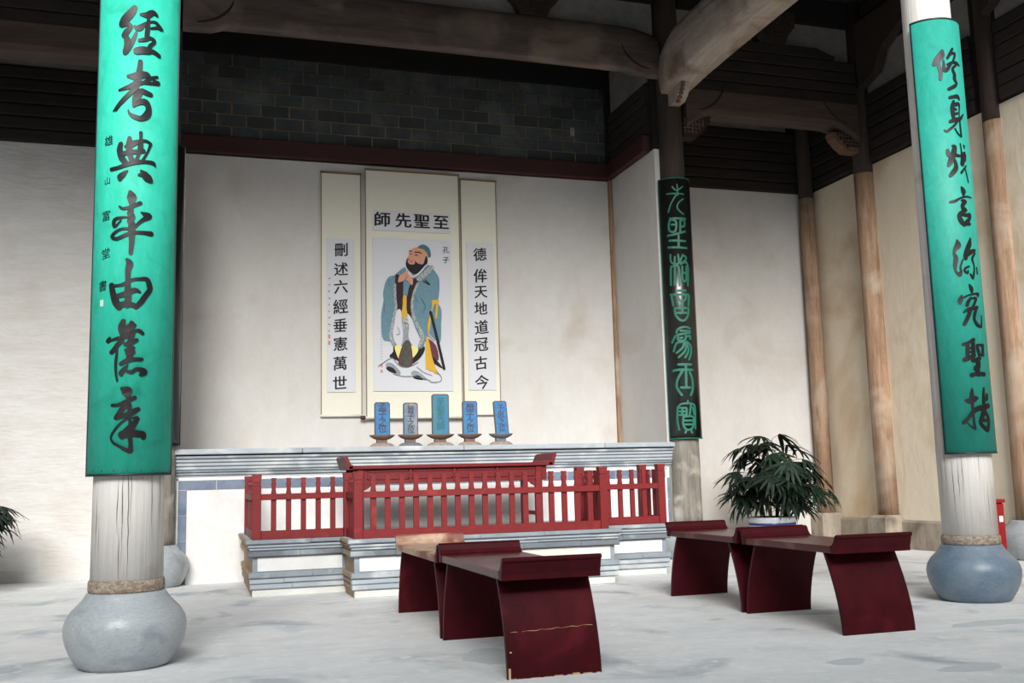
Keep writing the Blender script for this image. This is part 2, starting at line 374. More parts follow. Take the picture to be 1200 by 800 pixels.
LEFT_STROKES='-22,3869,32 -41,3835,48 -75,3792,54 -93,3760,43|-93,3760,38 -64,3764,32 -39,3749,21 -63,3716,38 -80,3689,32|-9,3713,16 -27,3663,27 -56,3614,43 -70,3582,32|-67,3684,32 -56,3635,43 -70,3587,32|-20,3750,16 5,3741,38 43,3780,13|12,3829,16 51,3831,38 81,3854,32 107,3840,16|57,3815,16 53,3749,27 49,3694,27|62,3789,13 98,3796,16 125,3769,27 143,3761,11|73,3751,13 109,3764,16 131,3760,16|7,3663,19 40,3674,24 69,3688,21 95,3673,19 70,3640,24 61,3610,27|-6,3595,43 27,3604,48 61,3605,43|42,3601,32 86,3606,27 124,3589,24;17,3533,27 15,3490,32 9,3436,43 -2,3387,43|-49,3435,21 -17,3436,43 21,3448,48 55,3453,38 70,3451,16|116,3454,16 80,3437,21 36,3402,21 -2,3392,32 -45,3368,27 -100,3349,13|27,3401,21 76,3404,19 122,3416,30|96,3425,16 117,3419,22|-1,3371,32 -39,3326,27 -72,3289,27 -103,3254,22 -133,3222,8|-92,3258,11 -105,3238,10 -118,3221,5|28,3353,27 52,3341,32 80,3333,27|23,3347,32 0,3307,43 -13,3253,21|-13,3253,16 15,3277,32 49,3282,38 69,3248,32 60,3204,43 27,3178,32 -11,3187,27 -36,3205,16 -43,3225,8;-81,3019,27 -87,2980,35 -73,2932,38 -53,2906,32|-32,3055,24 -33,3010,38 -30,2958,32 -14,2912,32|-55,3000,16 -22,3016,38 21,3035,24 59,3043,19 86,3029,19|86,3029,19 70,2979,13 42,2922,16|29,3091,21 30,3052,19 29,2999,32 18,2951,19 5,2913,21|-40,2969,32 -2,2970,27 46,2980,27|-69,2958,27 -30,2964,27|-136,2866,22 -92,2873,22 -47,2890,24 5,2908,27 62,2915,21 102,2914,24 115,2898,11|-39,2854,8 -61,2833,30 -78,2816,38 -80,2803,27|21,2831,11 49,2835,38 74,2817,48 89,2804,32|34,2859,11 59,2841,32;-21,2725,24 -12,2696,54 -12,2664,36 -11,2638,18|-79,2638,12 -59,2625,18 -16,2635,21 36,2662,24|-10,2621,24 -18,2597,36 -7,2575,36 -17,2551,36 -6,2529,39 -8,2500,42 -6,2431,30 -10,2359,24|40,2607,7 70,2593,36 87,2587,36|81,2583,36 44,2555,21 10,2518,18|-31,2574,9 -69,2571,15 -103,2561,21 -111,2536,21 -102,2518,15 -68,2554,9|-24,2505,15 -67,2502,15 -107,2478,18 -118,2456,21 -88,2445,21 -44,2465,21 -7,2480,21 45,2485,21 101,2484,30;-29,2321,21 -14,2296,40 -22,2251,32 -21,2190,29 -20,2140,38 -18,2085,38 -22,2045,27|-114,2172,32 -105,2126,35 -85,2070,43 -64,2035,32|-98,2166,16 -58,2170,19 -30,2182,24 2,2201,19 44,2208,21 82,2209,27 98,2172,32 99,2147,30 75,2109,32 52,2072,32 25,2041,27|-76,2105,27 -28,2120,32 18,2141,29 46,2130,13|-70,2050,32 -27,2059,38 1,2055,32 29,2046,27;-39,1960,27 -47,1925,43 -37,1885,43 -22,1870,32|4,1950,27 4,1930,48 -28,1905,32|22,1936,21 0,1920,32|-41,1870,32 -4,1883,27 23,1901,19 46,1904,24 66,1888,21|12,1891,32 1,1846,32 -2,1801,32 -1,1742,38|-116,1862,16 -126,1843,27 -110,1847,13 -69,1858,21 -41,1858,27|-45,1845,27 -68,1821,27 -88,1792,27 -102,1778,27|-68,1801,8 -73,1752,15 -76,1708,16 -73,1654,13 -65,1612,11|34,1849,24 6,1836,29 -28,1823,21|18,1804,21 -25,1791,16|12,1781,38 -11,1771,32|64,1738,21 22,1737,24 -19,1727,27 -49,1710,21|-9,1707,5 -27,1682,24 -45,1658,27 -43,1648,21|-27,1673,11 10,1663,24 37,1681,21 70,1674,32 80,1660,32 59,1649,21;-38,1568,23 -13,1552,63 -6,1526,34|-90,1474,20 -56,1475,20 -12,1495,26 31,1516,26|-7,1490,34 -35,1449,31 -67,1401,26|-67,1401,26 -25,1413,26 19,1433,34 52,1451,26|3,1475,26 6,1438,23 7,1387,17|49,1397,23 30,1366,34 -3,1325,46 -32,1294,34|14,1402,11 -14,1392,14 -53,1357,14 -83,1316,13 -92,1286,10 -76,1260,14 -40,1238,17 -10,1220,23 14,1212,28|16,1212,28 15,1258,23 10,1299,28 11,1345,23 10,1387,17|-32,1305,46 12,1314,46 56,1309,40 78,1304,40 84,1286,26|24,1402,11 44,1402,20 51,1392,20'
RIGHT_STROKES='-73,4283,27 -91,4252,44 -123,4217,38 -140,4177,33|-74,4278,27 -72,4240,27 -105,4200,27 -108,4157,27 -98,4103,30 -104,4051,27|-70,4203,14 -70,4166,22 -71,4123,27 -45,4123,19 -26,4156,22 -41,4171,17|-41,4171,17 8,4191,22 50,4192,22 81,4174,11|17,4307,19 -9,4264,25 -36,4225,22|-22,4252,17 37,4272,19 16,4208,17 -32,4150,22 -61,4123,22|40,4174,19 2,4137,22 16,4090,28 12,4053,28 28,4018,19 6,3994,28 -48,3966,25;-46,3896,25 -5,3906,28 27,3910,33 43,3888,17|-15,3868,22 -31,3820,33 -31,3762,33 -28,3731,28|-18,3836,28 20,3848,30 37,3842,17 30,3783,8 26,3746,8|-15,3805,22 2,3801,17|-19,3763,22 12,3770,17|-60,3699,25 -18,3715,33 34,3728,28 75,3769,10|12,3713,17 -28,3668,19 -68,3636,19 -94,3621,19 -110,3635,7|28,3709,11 28,3651,14 31,3581,14|31,3581,14 0,3601,11 -25,3642,10;-98,3468,25 -94,3437,33 -78,3415,33|-58,3501,16 -41,3493,33 -50,3451,44 -63,3415,49 -82,3374,44 -99,3344,27|-73,3421,38 -36,3426,28 4,3422,19 48,3448,28|-50,3384,22 -43,3353,27 -46,3317,38 -75,3281,38 -93,3261,27|12,3522,8 16,3476,10 18,3429,17 20,3387,33 16,3356,39|49,3511,14 54,3491,11|54,3433,22 41,3390,33|54,3345,11 25,3315,14 -1,3285,19|37,3332,7 52,3272,7 64,3211,6;-12,3167,17 3,3134,44 -1,3103,17|-110,3050,19 -75,3056,22 -26,3081,14 31,3095,14 87,3091,7|-17,3061,22 13,3053,28 -15,3025,33 -12,2995,33 12,2986,28 -20,2974,33|-37,2963,28 -53,2938,30 -38,2892,39 -16,2862,22|-39,2948,22 13,2945,28 45,2948,33 37,2916,30 7,2888,33 -12,2872,33|-6,2877,33 39,2875,22;-86,2745,14 -82,2704,49 -104,2675,33 -115,2645,19 -105,2604,33 -114,2549,30 -113,2499,16 -87,2472,33|-87,2472,33 -75,2497,19 -76,2537,14 -52,2592,11|30,2762,11 15,2715,39 -12,2663,39 -28,2618,39 -30,2597,28|-16,2628,33 31,2656,33 71,2669,22|67,2644,17 31,2600,19 43,2550,11 40,2499,14 20,2445,22|20,2445,22 -2,2477,11|-8,2537,14 -42,2521,16 -45,2496,16 -24,2486,17 -19,2507,8|73,2535,7 78,2482,10;-18,2393,14 -4,2361,36 -1,2331,17|-88,2307,16 -100,2272,38 -102,2252,27|-85,2286,16 -32,2311,12 60,2327,19 57,2309,22|-14,2291,17 -42,2256,27 -52,2231,25|-6,2286,11 32,2288,22 14,2247,19 -20,2201,19|-82,2179,14 -42,2201,25 38,2218,25|-26,2201,28 -53,2141,30 -85,2085,27|31,2217,25 4,2156,22 0,2117,22 27,2078,28 67,2067,17|67,2067,14 77,2120,4 81,2156,3;-106,1930,27 -67,1943,22 -23,1965,30|-73,1934,27 -80,1875,30 -82,1821,27|-30,1953,28 -33,1893,33 -35,1844,33|-76,1899,16 -35,1903,17|-78,1870,16 -37,1874,17|-107,1812,33 -72,1825,33 -30,1844,28|-2,1918,14 9,1879,28 17,1845,22|1,1923,17 64,1925,22|64,1925,22 57,1880,22 52,1846,22|11,1849,17 61,1848,19|-49,1803,22 -16,1810,33 21,1822,22|2,1820,28 -3,1770,39 -12,1741,39 -11,1697,33|-33,1756,17 -35,1736,17|-64,1693,33 -27,1702,28 48,1700,33;-70,1586,16 -77,1532,32 -77,1469,19 -77,1407,19 -76,1351,14 -73,1286,22|-73,1286,19 -102,1306,10 -131,1341,8|-121,1502,19 -91,1498,45 -56,1514,45 -32,1517,16|-150,1334,29 -113,1369,26 -70,1418,32 -27,1440,39 67,1460,39|32,1594,13 21,1531,23 18,1474,26|61,1548,16 52,1514,32 22,1508,26|20,1429,39 -7,1378,32 -25,1327,26 11,1287,32 32,1270,26|18,1412,32 54,1372,19 51,1315,23 33,1276,32|-3,1349,26 51,1349,19'
SEAL_STROKES='-42,4566,20 -38,4498,20 -42,4429,20|-103,4541,20 -52,4491,20 30,4543,20|-174,4454,20 -41,4450,20 40,4448,20|-62,4429,20 -126,4324,20 -164,4220,20|29,4385,20 -33,4334,20 -50,4259,20 25,4187,20;-149,4116,27 -166,4050,27 -155,3981,27 -90,3975,27 -77,4096,27 -149,4123,27|-132,4060,27 -86,4056,27|-22,4130,27 -30,3974,27|-23,4110,27 29,4112,27 25,4037,27 -27,4035,27|-148,4136,27 46,4135,27|-186,3924,27 -98,3935,27 37,3971,27|-53,3920,27 -60,3772,27|-168,3861,27 29,3848,27|-186,3776,27 44,3762,27;-163,3685,24 -154,3583,24 -69,3570,24 -71,3678,24|-111,3653,24 -128,3299,24|-174,3304,24 -164,3517,24 -136,3534,24 -72,3523,24 -69,3296,24|-10,3678,24 -49,3583,24 38,3586,24|-10,3671,24 33,3633,24 -44,3556,24|29,3579,24 54,3514,24 36,3291,24|-25,3530,24 -32,3376,24 -6,3343,24 18,3377,24 27,3532,24|-22,3449,24 14,3451,24;-91,3230,28 4,3230,28|-186,3185,28 39,3178,28|-173,3170,28 -158,3049,28|-100,3164,28 -77,3110,28 -17,3109,28 7,3163,28|43,3165,28 31,3045,28|-45,3090,28 -51,2964,28|-140,3014,28 29,3011,28|-140,3014,28 -131,2928,28 -82,2865,28 -29,2864,28 17,2925,28 29,3011,28|-123,2954,28 26,2952,28;-135,2711,26 -113,2756,26 -34,2780,26 38,2762,26|-88,2735,26 36,2729,26|-129,2685,26 35,2709,26|-150,2673,26 -195,2591,26|-117,2677,26 -119,2625,26 -75,2610,26 -35,2622,26 -25,2675,26|-93,2643,26 -67,2649,26|-5,2662,26 33,2669,26 30,2630,26|-76,2597,26 -141,2580,26 -179,2485,26|-50,2589,26 -73,2524,26 -146,2463,26|-30,2589,26 -41,2491,26 -123,2409,26|-17,2576,26 0,2491,26 -46,2406,26|-16,2596,26 33,2544,26 32,2459,26 1,2380,26;-132,2323,30 29,2320,30|-197,2249,30 -135,2258,30 41,2255,30|-42,2320,30 -49,2040,30|-113,2042,30 -2,2040,30|-91,2236,30 -147,2141,30 -159,2045,30 -105,1951,30|2,2228,30 34,2137,30 31,2020,30 1,1949,30;-39,1880,25 -40,1851,25|-164,1799,25 -126,1840,25 -40,1851,25 29,1837,25 53,1787,25 42,1545,25|-164,1806,25 -172,1650,25 -155,1535,25|-150,1798,25 -65,1795,25|-152,1755,25 -74,1752,25|-154,1713,25 -69,1710,25|-107,1796,25 -111,1711,25|-58,1788,25 -61,1717,25|-4,1830,25 -25,1716,25|19,1801,25 35,1716,25|-98,1689,25 16,1687,25 15,1588,25 -19,1538,25 -77,1540,25 -106,1604,25 -98,1689,25|-93,1643,25 10,1641,25|-95,1597,25 7,1595,25|-70,1532,25 -86,1498,25|-20,1531,25 -6,1496,25'
FIGURE_SHAPES='w:2164,2443 2252,2504 2321,2566 2436,2533 2545,2466 2669,2508 2740,2646 2795,2592 2877,2469 2958,2333 2964,2271 2901,2243 2804,2277 2763,2304 2598,2317 2475,2316 2353,2350 2231,2416;h:2259,2470 2320,2491 2394,2438 2448,2370 2434,2336 2366,2356 2285,2396;h:2585,2371 2640,2392 2722,2345 2791,2277 2735,2270 2639,2290 2591,2331;k:2265,2423 2306,2440 2367,2410 2396,2359 2346,2359 2285,2390;k:2609,2317 2667,2331 2715,2304 2735,2274 2666,2277 2618,2293;k:2377,2709 2355,2627 2307,2566 2422,2506 2435,2465 2572,2460 2712,2563 2762,2701 2576,2726;w:2909,2717 2942,2635 2988,2422 2919,2511;m:2778,2812 2909,2717 2941,2525 2837,2565 2796,2647;k:2830,2578 2906,2538 2995,2422 2919,2456 2850,2510;b:2379,3610 2310,3587 2261,3503 2233,3364 2239,3281 2210,3116 2208,2911 2234,2775 2322,2756 2370,2709 2438,2697 2658,2672 2741,2687 2785,2812 2854,2827 2965,2752 2983,2995 2989,3177 2946,3273 2965,3414 2965,3582 2924,3665 2868,3726 2812,3759 2698,3643 2559,3638 2518,3720 2435,3661;d:2393,3604 2448,3606 2495,3538 2473,3150 2404,3159 2392,3327;d:2628,3570 2704,3559 2619,3403 2588,3208 2596,3063 2539,3117 2530,3331 2585,3499;b:2509,3539 2564,3485 2534,3317 2490,3316;y:2489,3337 2533,3338 2533,3179 2549,3069 2480,3051 2459,3122 2482,3191;g:2467,3053 2559,3062 2561,2904 2495,2903;h:2488,2910 2561,2911 2586,2706 2476,2704;w:2402,3148 2457,3163 2469,3012 2484,2875 2473,2752 2438,2694 2370,2764 2355,2873 2375,2996;w:2543,3113 2596,3056 2647,2919 2697,2810 2703,2742 2660,2670 2603,2713 2553,2822 2562,2959;p:2377,2703 2472,2694 2436,2540 2396,2601;p:2582,2706 2678,2670 2643,2590 2580,2548;m:2491,2745 2576,2747 2597,2453 2419,2479;o:2501,2739 2565,2739 2572,2466 2447,2486;k:2741,2687 2684,2577 2615,2535 2671,2631;s:2689,3986 2787,3956 2814,3900 2785,3829 2728,3770 2630,3752 2568,3771 2540,3819 2569,3876 2574,3932 2633,3970;t:2686,3982 2732,4021 2788,4019 2844,3972 2859,3881 2825,3858 2808,3914 2759,3961;k:2545,3826 2589,3823 2645,3812 2686,3775 2756,3771 2793,3878 2816,3816 2784,3723 2699,3654 2629,3633 2566,3680 2530,3748;s:2554,3812 2589,3821 2645,3809 2641,3764 2588,3758 2561,3775;s:2426,3529 2445,3603 2511,3650 2546,3679 2586,3611 2620,3549 2606,3486 2576,3513 2547,3547 2502,3541 2447,3520;y:2864,3299 2953,3301 2945,3256 2928,3078 2903,3077 2917,3242 2892,3241 2859,3132 2843,3006 2813,2854 2805,2992 2860,3201;y:2777,2798 2812,2791 2851,2579 2904,2415 2942,2349 2875,2366 2862,2390 2817,2389 2800,2421 2772,2427'
FIGURE_LINES='g:2384,3493,31 2387,3313,31 2395,3189,31 2359,3037,35 2338,2913,39 2323,2831,42 2356,2723,39;g:2683,3516,31 2625,3375,31 2602,3208,35 2635,3043,39 2702,2907,45 2732,2811,48 2686,2700,42;g:2868,3726,63 2783,3646,70 2690,3566,56;g:2813,2854,28 2882,2786,31;w:2559,3652,14 2614,3598,20 2698,3643,22 2798,3759,14;k:2576,3932,11 2607,3927,11;k:2646,3914,11 2695,3923,14 2733,3904,11;k:2587,3891,11 2607,3892,11;k:2650,3882,11 2688,3881,11;r:2582,3795,11 2617,3791,11;k:2843,3145,36 2924,2800,36 3009,2418,34;k:2781,3562,14 2837,3501,11 2753,3547,11;l:2309,3546,6 2315,3463,6;l:2245,3254,6 2251,3117,6;l:2722,3323,6 2776,3213,6 2733,3129,6;l:2639,3348,6 2679,3266,6;l:2413,2942,6 2440,2861,6 2398,2846,6;l:2164,2443,7 2252,2504,7 2341,2559,7;l:2341,2559,7 2435,2452,7 2545,2439,7 2669,2495,7;l:2353,2350,7 2475,2316,7 2598,2317,7 2791,2277,7 2846,2243,7 2957,2257,7 2965,2319,7 2903,2387,7;l:2655,2440,6 2737,2372,6 2847,2332,6;l:2502,3538,7 2548,3609,6'

# ================================================================== the setting
XL, XR, YB, YC = -6.5, 8.62, 12.6, 11.2       # side walls, back wall, rear column line
ZP = 5.06                                      # top of the plaster
structure(MB().box(-9, 12, -9, 13.2, -0.2, 0).build('floor', FLOOR))
# worn patches that stand out of the floor screed (thin irregular flakes)
def blob(cx, cy, rx, ry, seed, n=26):
    r = random.Random(seed); ph = [r.uniform(0, 6.28) for _ in range(4)]
    return [(cx + rx * math.cos(a) * (1 + .16 * math.sin(2 * a + ph[0]) + .1 * math.sin(3 * a + ph[1]) + .06 * math.sin(7 * a + ph[2])),
             cy + ry * math.sin(a) * (1 + .16 * math.sin(2 * a + ph[0]) + .1 * math.sin(3 * a + ph[1]) + .06 * math.sin(7 * a + ph[2]))) for a in [2 * PI * i / n for i in range(n)]]
FLOOR_OB = bpy.data.objects['floor']
for i, (cx, cy, rx, ry) in enumerate([(1.62, 5.75, 0.17, 0.24), (3.75, 4.35, .17, .10), (3.30, 4.75, .12, .08), (4.95, 5.5, .3, .12)]):
    o = MB().prism(blob(cx, cy, rx, ry, i), 0, 0.0008, 'z').build('floor_patch', PATCH, FLOOR_OB)

# back wall: three bays; the middle one is the alcove behind the altar
wl_ = structure(MB().box(XL, -0.50, YB, YB + .3, 0, ZP).build('wall_back_left', PLASTER_OLD))
wm_ = structure(MB().box(-0.50, 5.60, YB, YB + .3, 0, ZP + .02).build('wall_back', PLASTER))
wr_ = structure(MB().box(5.60, XR + .3, YB, YB + .3, 0, ZP).build('wall_back_right', PLASTER))
wR = structure(MB().box(XR, XR + .3, -3.6, YB, 0, ZP).build('wall_right', PLASTER_CREAM))
wL = structure(MB().box(XL - .3, XL, -3.6, YB + .3, 0, ZP).build('wall_left', PLASTER_OLD))
structure(MB().box(XL - .3, XL, 4.6, YB + .3, ZP, 7.35).build('wall_left_upper', WOOD_BLACK))
ws = structure(MB().box(5.46, 5.60, YC, YB, 1.396, ZP + .02).build('wall_alcove_right', PLASTER))
wsl = structure(MB().box(-0.50, -0.36, YC + .05, YB, 1.396, ZP + .02).build('wall_alcove_left', PLASTER))
structure(MB().box(XL - .3, XR + .3, 6.3, YB + .4, 7.35, 7.6).build('ceiling', WOOD_DARK))
# low unseen building added behind the camera to block floor bounce and low sky
structure(MB().box(XL - .3, XR + .3, -4.0, -3.6, 0, 5.6).prism([(-4.6, 5.3), (-3.0, 5.45), (-3.0, 5.6), (-4.6, 6.3)], XL - .3, XR + .3, 'x').build('wall_light_blocker', COURSE_D))
# stained dado along the right wall
structure(MB().prism([(XR, 0), (XR - .05, 0), (XR - .035, .33), (XR, .36)], -3.6, YB, 'y').build('baseboard_right', DADO))
structure(MB().prism([(YB, 0), (YB - .02, 0), (YB - .01, .12), (YB, .13)], XL, -0.5, 'x').build('baseboard_back_left', PLASTER_OLD))
# a small wall socket outline low on the left wall
# upper timber boarding, each board its own piece
def boards_x(parent, x0, x1, z0, z1, n, y, m, th=.05, name='plank', lean=0.012):
    h = (z1 - z0) / n
    for i in range(n):
        a, b = z0 + i * h + .006, z0 + (i + 1) * h - .006
        c = y - th - random.uniform(0, lean)
        MB().prism([(y, a), (c + .008, a), (c, a + h * .12), (c, b - h * .12), (c + .008, b), (y, b)], x0, x1, 'x').build(name, m, parent)
def boards_y(parent, y0, y1, z0, z1, n, x, m, side=-1, th=.05, name='plank'):
    h = (z1 - z0) / n
    for i in range(n):
        a, b = z0 + i * h + .006, z0 + (i + 1) * h - .006
        c = x + side * (th + random.uniform(0, .012))
        MB().prism([(x, a), (c - side * .008, a), (c, a + h * .12), (c, b - h * .12), (c - side * .008, b), (x, b)], y0, y1, 'y').build(name, m, parent)
up_l = structure(MB().box(XL, -.36, YB, YB + .3, ZP, 7.35).build('wall_back_left_upper', WOOD_BLACK))
up_r = structure(MB().box(5.60, XR, YB, YB + .3, ZP, 7.35).build('wall_back_right_upper', WOOD_BLACK))
up_R = structure(MB().box(XR, XR + .3, 4.6, YB, ZP, 7.35).build('wall_right_upper', WOOD_BLACK))
up_m = structure(MB().box(-.36, 5.46, YB, YB + .3, ZP, 7.35).build('wall_back_upper', MORTAR))
up_s = structure(MB().box(5.46, 5.60, YC, YB, ZP + .02, 7.35).build('wall_alcove_right_upper', WOOD_BLACK))
boards_x(up_l, XL, -.6, ZP, 5.98, 6, YB, WOOD_DARK)
boards_x(up_r, 5.75, 8.45, ZP, 5.98, 6, YB, WOOD_DARK)
MB().box(5.75, 8.3, YB - .012, YB, 6.0, 6.22).build('plaster_strip', PLASTER_DIM, up_r)
MB().box(XL, -.6, YB - .012, YB, 6.0, 6.22).build('plaster_strip', PLASTER_DIM, up_l)
boards_y(up_s, YC + .1, YB - .1, 5.30, 5.98, 5, 5.46, WOOD_DARK)
MB().box(5.445, 5.46, YC + .1, YB - .12, 6.0, 6.6).build('plaster_panel', PLASTER_DIM, up_s)
for (y0, y1) in ((9.15, 11.05), (11.35, 12.4), (5.5, 8.75)):
    boards_y(up_R, y0, y1, ZP + .02, 6.02, 6, XR, WOOD_DARK)
    MB().box(XR - .012, XR, y0, y1, 6.02, 6.62).build('plaster_panel', PLASTER_DIM, up_R)
    boards_y(up_R, y0, y1, 6.55, 7.3, 4, XR, WOOD_DARK)

# brick infill above the alcove, each brick a piece set proud of the mortar
bw, bh = 0.352, 0.1575
for r in range(7):
    z0 = 5.285 + r * bh
    x = -0.34 - (bw / 2 if r % 2 else 0)
    while x < 5.40:
        a, b = max(x + .010, -.34), min(x + bw - .010, 5.395)
        if b - a > .05:
            pr = random.uniform(.012, .022)
            MB().box(a, b, YB - pr, YB, z0 + .009, z0 + bh - .009).build('brick', random.choice((BRICK, BRICK, BRICK_D)), up_m)
        x += bw
MB().box(4.87, 4.93, YB - .03, YB - .02, 5.67, 5.79).build('paper_scrap', DADO, up_m)
structure(MB().box(-.36, 5.46, YB - .05, YB, 6.39, 6.9).build('trim_1', WOOD_BLACK))
structure(MB().box(-.36, 5.46, YB - .10, YB, 5.07, 5.285).build('trim_2', RED_BEAM, None, .01))
structure(MB().box(5.36, 5.46, YC + .1, YB - .1, 5.07, 5.29).build('trim_3', RED_BEAM, None, .01))
structure(MB().box(5.385, 5.46, YB - .09, YB, 5.285, 6.95).build('trim_4', WOOD_BLACK))
structure(MB().box(5.405, 5.46, YB - .05, YB, 1.39, 5.07).build('trim_5', WOOD_TAN))
# wall plane over the rear columns: plaster infill and lintels
def infill(n, x0, x1, z0, z1, zl):
    o = structure(MB().box(x0, x1, YC - .02, YC + .08, z0, z1).build('trim_%d' % n, PLASTER_DIM))
    structure(MB().box(x0, x1, YC - .08, YC + .1, z1, zl).build('trim_%d' % (n + 1), WOOD_BLACK, None, .01))
infill(6, XL, -.5, 6.55, 6.98, 7.35)
infill(8, -.2, 5.5, 6.5, 7.0, 7.35)
infill(10, 5.85, 8.42, 6.5, 6.98, 7.35)
# the hall's tiled roof edge over the front columns, eave drawn forward and down to shade the upper walls
structure(MB().prism([(5.2, 6.9), (5.2, 7.0), (13.2, 10.2), (13.2, 7.6), (6.3, 7.36)], XL - .5, XR + .5, 'x').build('roof', WOOD_DARK))

# ================================================================== columns
def column(cx, cy, r0, r1, ztop, base_r, base_m, wood_lo, label, upper=None, z_split=None, half=False, cracks=0, band=True):
    t = Thing('wooden_column', (cx, cy, 0), label, 'column', 'round timber columns on stone drums')
    k = base_r / .336
    prof = [(0.05, 0), (.236, 0), (.262, .02), (.296, .075), (.322, .135), (.334, .19), (.336, .225), (.326, .268), (.299, .314), (.262, .352), (.236, .380), (.224, .400), (.214, .418), (.05, .42)]
    t.part(MB().lathe([(r * k, z) for r, z in prof], cx, cy, 56), 'stone_base', base_m)
    if band: t.part(MB().lathe([(r0 + .004, .418), (r0 + .010, .43), (r0 + .010, .475), (r0 + .003, .487)], cx, cy, 40), 'peeling_band', BAND)
    zs = z_split or ztop
    f = lambda z: r0 + (r1 - r0) * z / ztop
    rng = random.Random(int(cx * 100 + cy * 10))
    def shaft(z0, z1, m, name):
        prof = [(f(z0 + (z1 - z0) * i / 10) * (1 + rng.uniform(-.008, .008)), z0 + (z1 - z0) * i / 10) for i in range(11)]
        t.part(MB().lathe(prof, cx, cy, 36), name, m)
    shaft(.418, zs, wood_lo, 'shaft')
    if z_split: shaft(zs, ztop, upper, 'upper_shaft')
    va = math.atan2(-cy, -cx)
    for i in range(cracks):
        a = va + rng.uniform(-1.1, 1.1); z0 = rng.uniform(.46, .8); L = rng.uniform(.3, .62); w = rng.uniform(.0006, .0018)
        mb = MB(); vs = []; n = 8
        for j in range(n + 1):
            z = z0 + L * j / n; aa = a + rng.uniform(-.012, .012); ww = w * (1 - abs(2 * j / n - 1)) / r0 + .0006
            for sg in (-1, 1): vs.append((cx + (f(z) + .0035) * math.cos(aa + sg * ww), cy + (f(z) + .0035) * math.sin(aa + sg * ww), z))
        mb.add(vs, [(2 * j, 2 * j + 1, 2 * j + 3, 2 * j + 2) for j in range(n)])
        t.part(mb, 'crack', CRACK)
    return t
c_fl = column(-.37, 6.39, .201, .186, 7.35, .336, BLUESTONE, WOOD_PALE, 'front column with pale cracked wood and light grey stone drum, at the left', cracks=12)
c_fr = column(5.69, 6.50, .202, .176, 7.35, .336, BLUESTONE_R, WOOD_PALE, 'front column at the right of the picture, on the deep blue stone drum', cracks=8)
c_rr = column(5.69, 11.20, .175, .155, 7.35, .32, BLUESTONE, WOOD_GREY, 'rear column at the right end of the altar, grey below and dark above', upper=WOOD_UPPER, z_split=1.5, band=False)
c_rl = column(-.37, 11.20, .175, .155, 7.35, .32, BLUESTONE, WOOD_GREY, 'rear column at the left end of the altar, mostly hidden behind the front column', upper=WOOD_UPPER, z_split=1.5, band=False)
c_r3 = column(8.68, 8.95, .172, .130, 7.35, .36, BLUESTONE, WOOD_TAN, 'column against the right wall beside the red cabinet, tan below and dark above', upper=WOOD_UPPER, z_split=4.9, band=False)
def wall_post(cx, cy, r, label):
    t = Thing('wall_post', (cx, cy, 0), label, 'post', 'tan posts set in the right wall')
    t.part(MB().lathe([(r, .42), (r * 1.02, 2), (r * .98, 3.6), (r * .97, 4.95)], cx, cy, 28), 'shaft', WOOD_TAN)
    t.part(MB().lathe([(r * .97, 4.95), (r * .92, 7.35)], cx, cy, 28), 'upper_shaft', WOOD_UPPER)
    t.part(MB().box(cx - r - .07, XR + .02, cy - r - .07, cy + r + .07, 0, .42), 'stone_base', DADO, .03)
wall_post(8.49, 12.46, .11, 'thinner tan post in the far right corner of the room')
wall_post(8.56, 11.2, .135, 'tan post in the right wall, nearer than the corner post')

# ================================================================== beams
def beam_x(name, x0, x1, y, zb, zt, r, m, label, cat='beam', shoulder=.55, foot=.05, parent=None, group=None):
    '''fish-belly beam along x with dropped shoulders'''
    t = Thing(name, (x0, y, zb), label, cat, group)
    n = 40; sec = []
    for i in range(n + 1):
        x = x0 + (x1 - x0) * i / n; e = min(x - x0, x1 - x)
        q = max(0, 1 - e / shoulder)
        top = zt - (zt - zb) * .16 * q * q
        bot = zb - (foot if e < .35 else 0) - .0 + .02 * math.sin(PI * i / n)
        d = r * (1 - .22 * q * q)
        sec.append((x, bot, top, d))
    prof = [(-.94, 0), (-.30, 0), (.62, .12), (.97, .28), (1, .5), (.93, .76), (.66, .94), (.3, 1), (-.3, 1), (-.66, .96), (-.93, .82), (-1, .55), (-1, .24), (-.98, .05)]
    vs = []; k = len(prof)
    for x, b, tp, d in sec:
        vs += [(x, y + u * d, b + w * (tp - b)) for u, w in prof]
    fs = [(i * k + j, i * k + (j + 1) % k, (i + 1) * k + (j + 1) % k, (i + 1) * k + j) for i in range(n) for j in range(k)]
    mb = MB().add(vs, fs, 0, True); mb.add(vs[:k], [tuple(range(k))]); mb.add(vs[-k:], [tuple(range(k))])
    t.part(mb, 'beam_body', m)
    zm = (zb + zt) / 2
    for sx, xc in ((1, x0), (-1, x1)):       # carved crescent at both ends
        pts = []
        for i in range(15):
            a = -.15 - i / 14 * 1.35
            px = xc + sx * (.12 + .42 * math.cos(a) + .0); pz = zm + .06 + .42 * math.sin(a) * .8
            w = (pz - zb) / (zt - zb)
            u = 1.04 if .2 < w < .7 else .98
            pts.append((px, y - r * u * .96, pz))
        t.part(MB().tube(pts, [.004 + .012 * math.sin(PI * (i + .5) / 15) for i in range(15)], 6), 'carved_line', GROOVE)
    return t
beam_x('roof_beam', -.21, 5.53, YC, 6.03, 6.63, .19, WOOD_BEAM, 'large rounded timber beam over the altar, between the two rear columns', group='rounded roof beams')
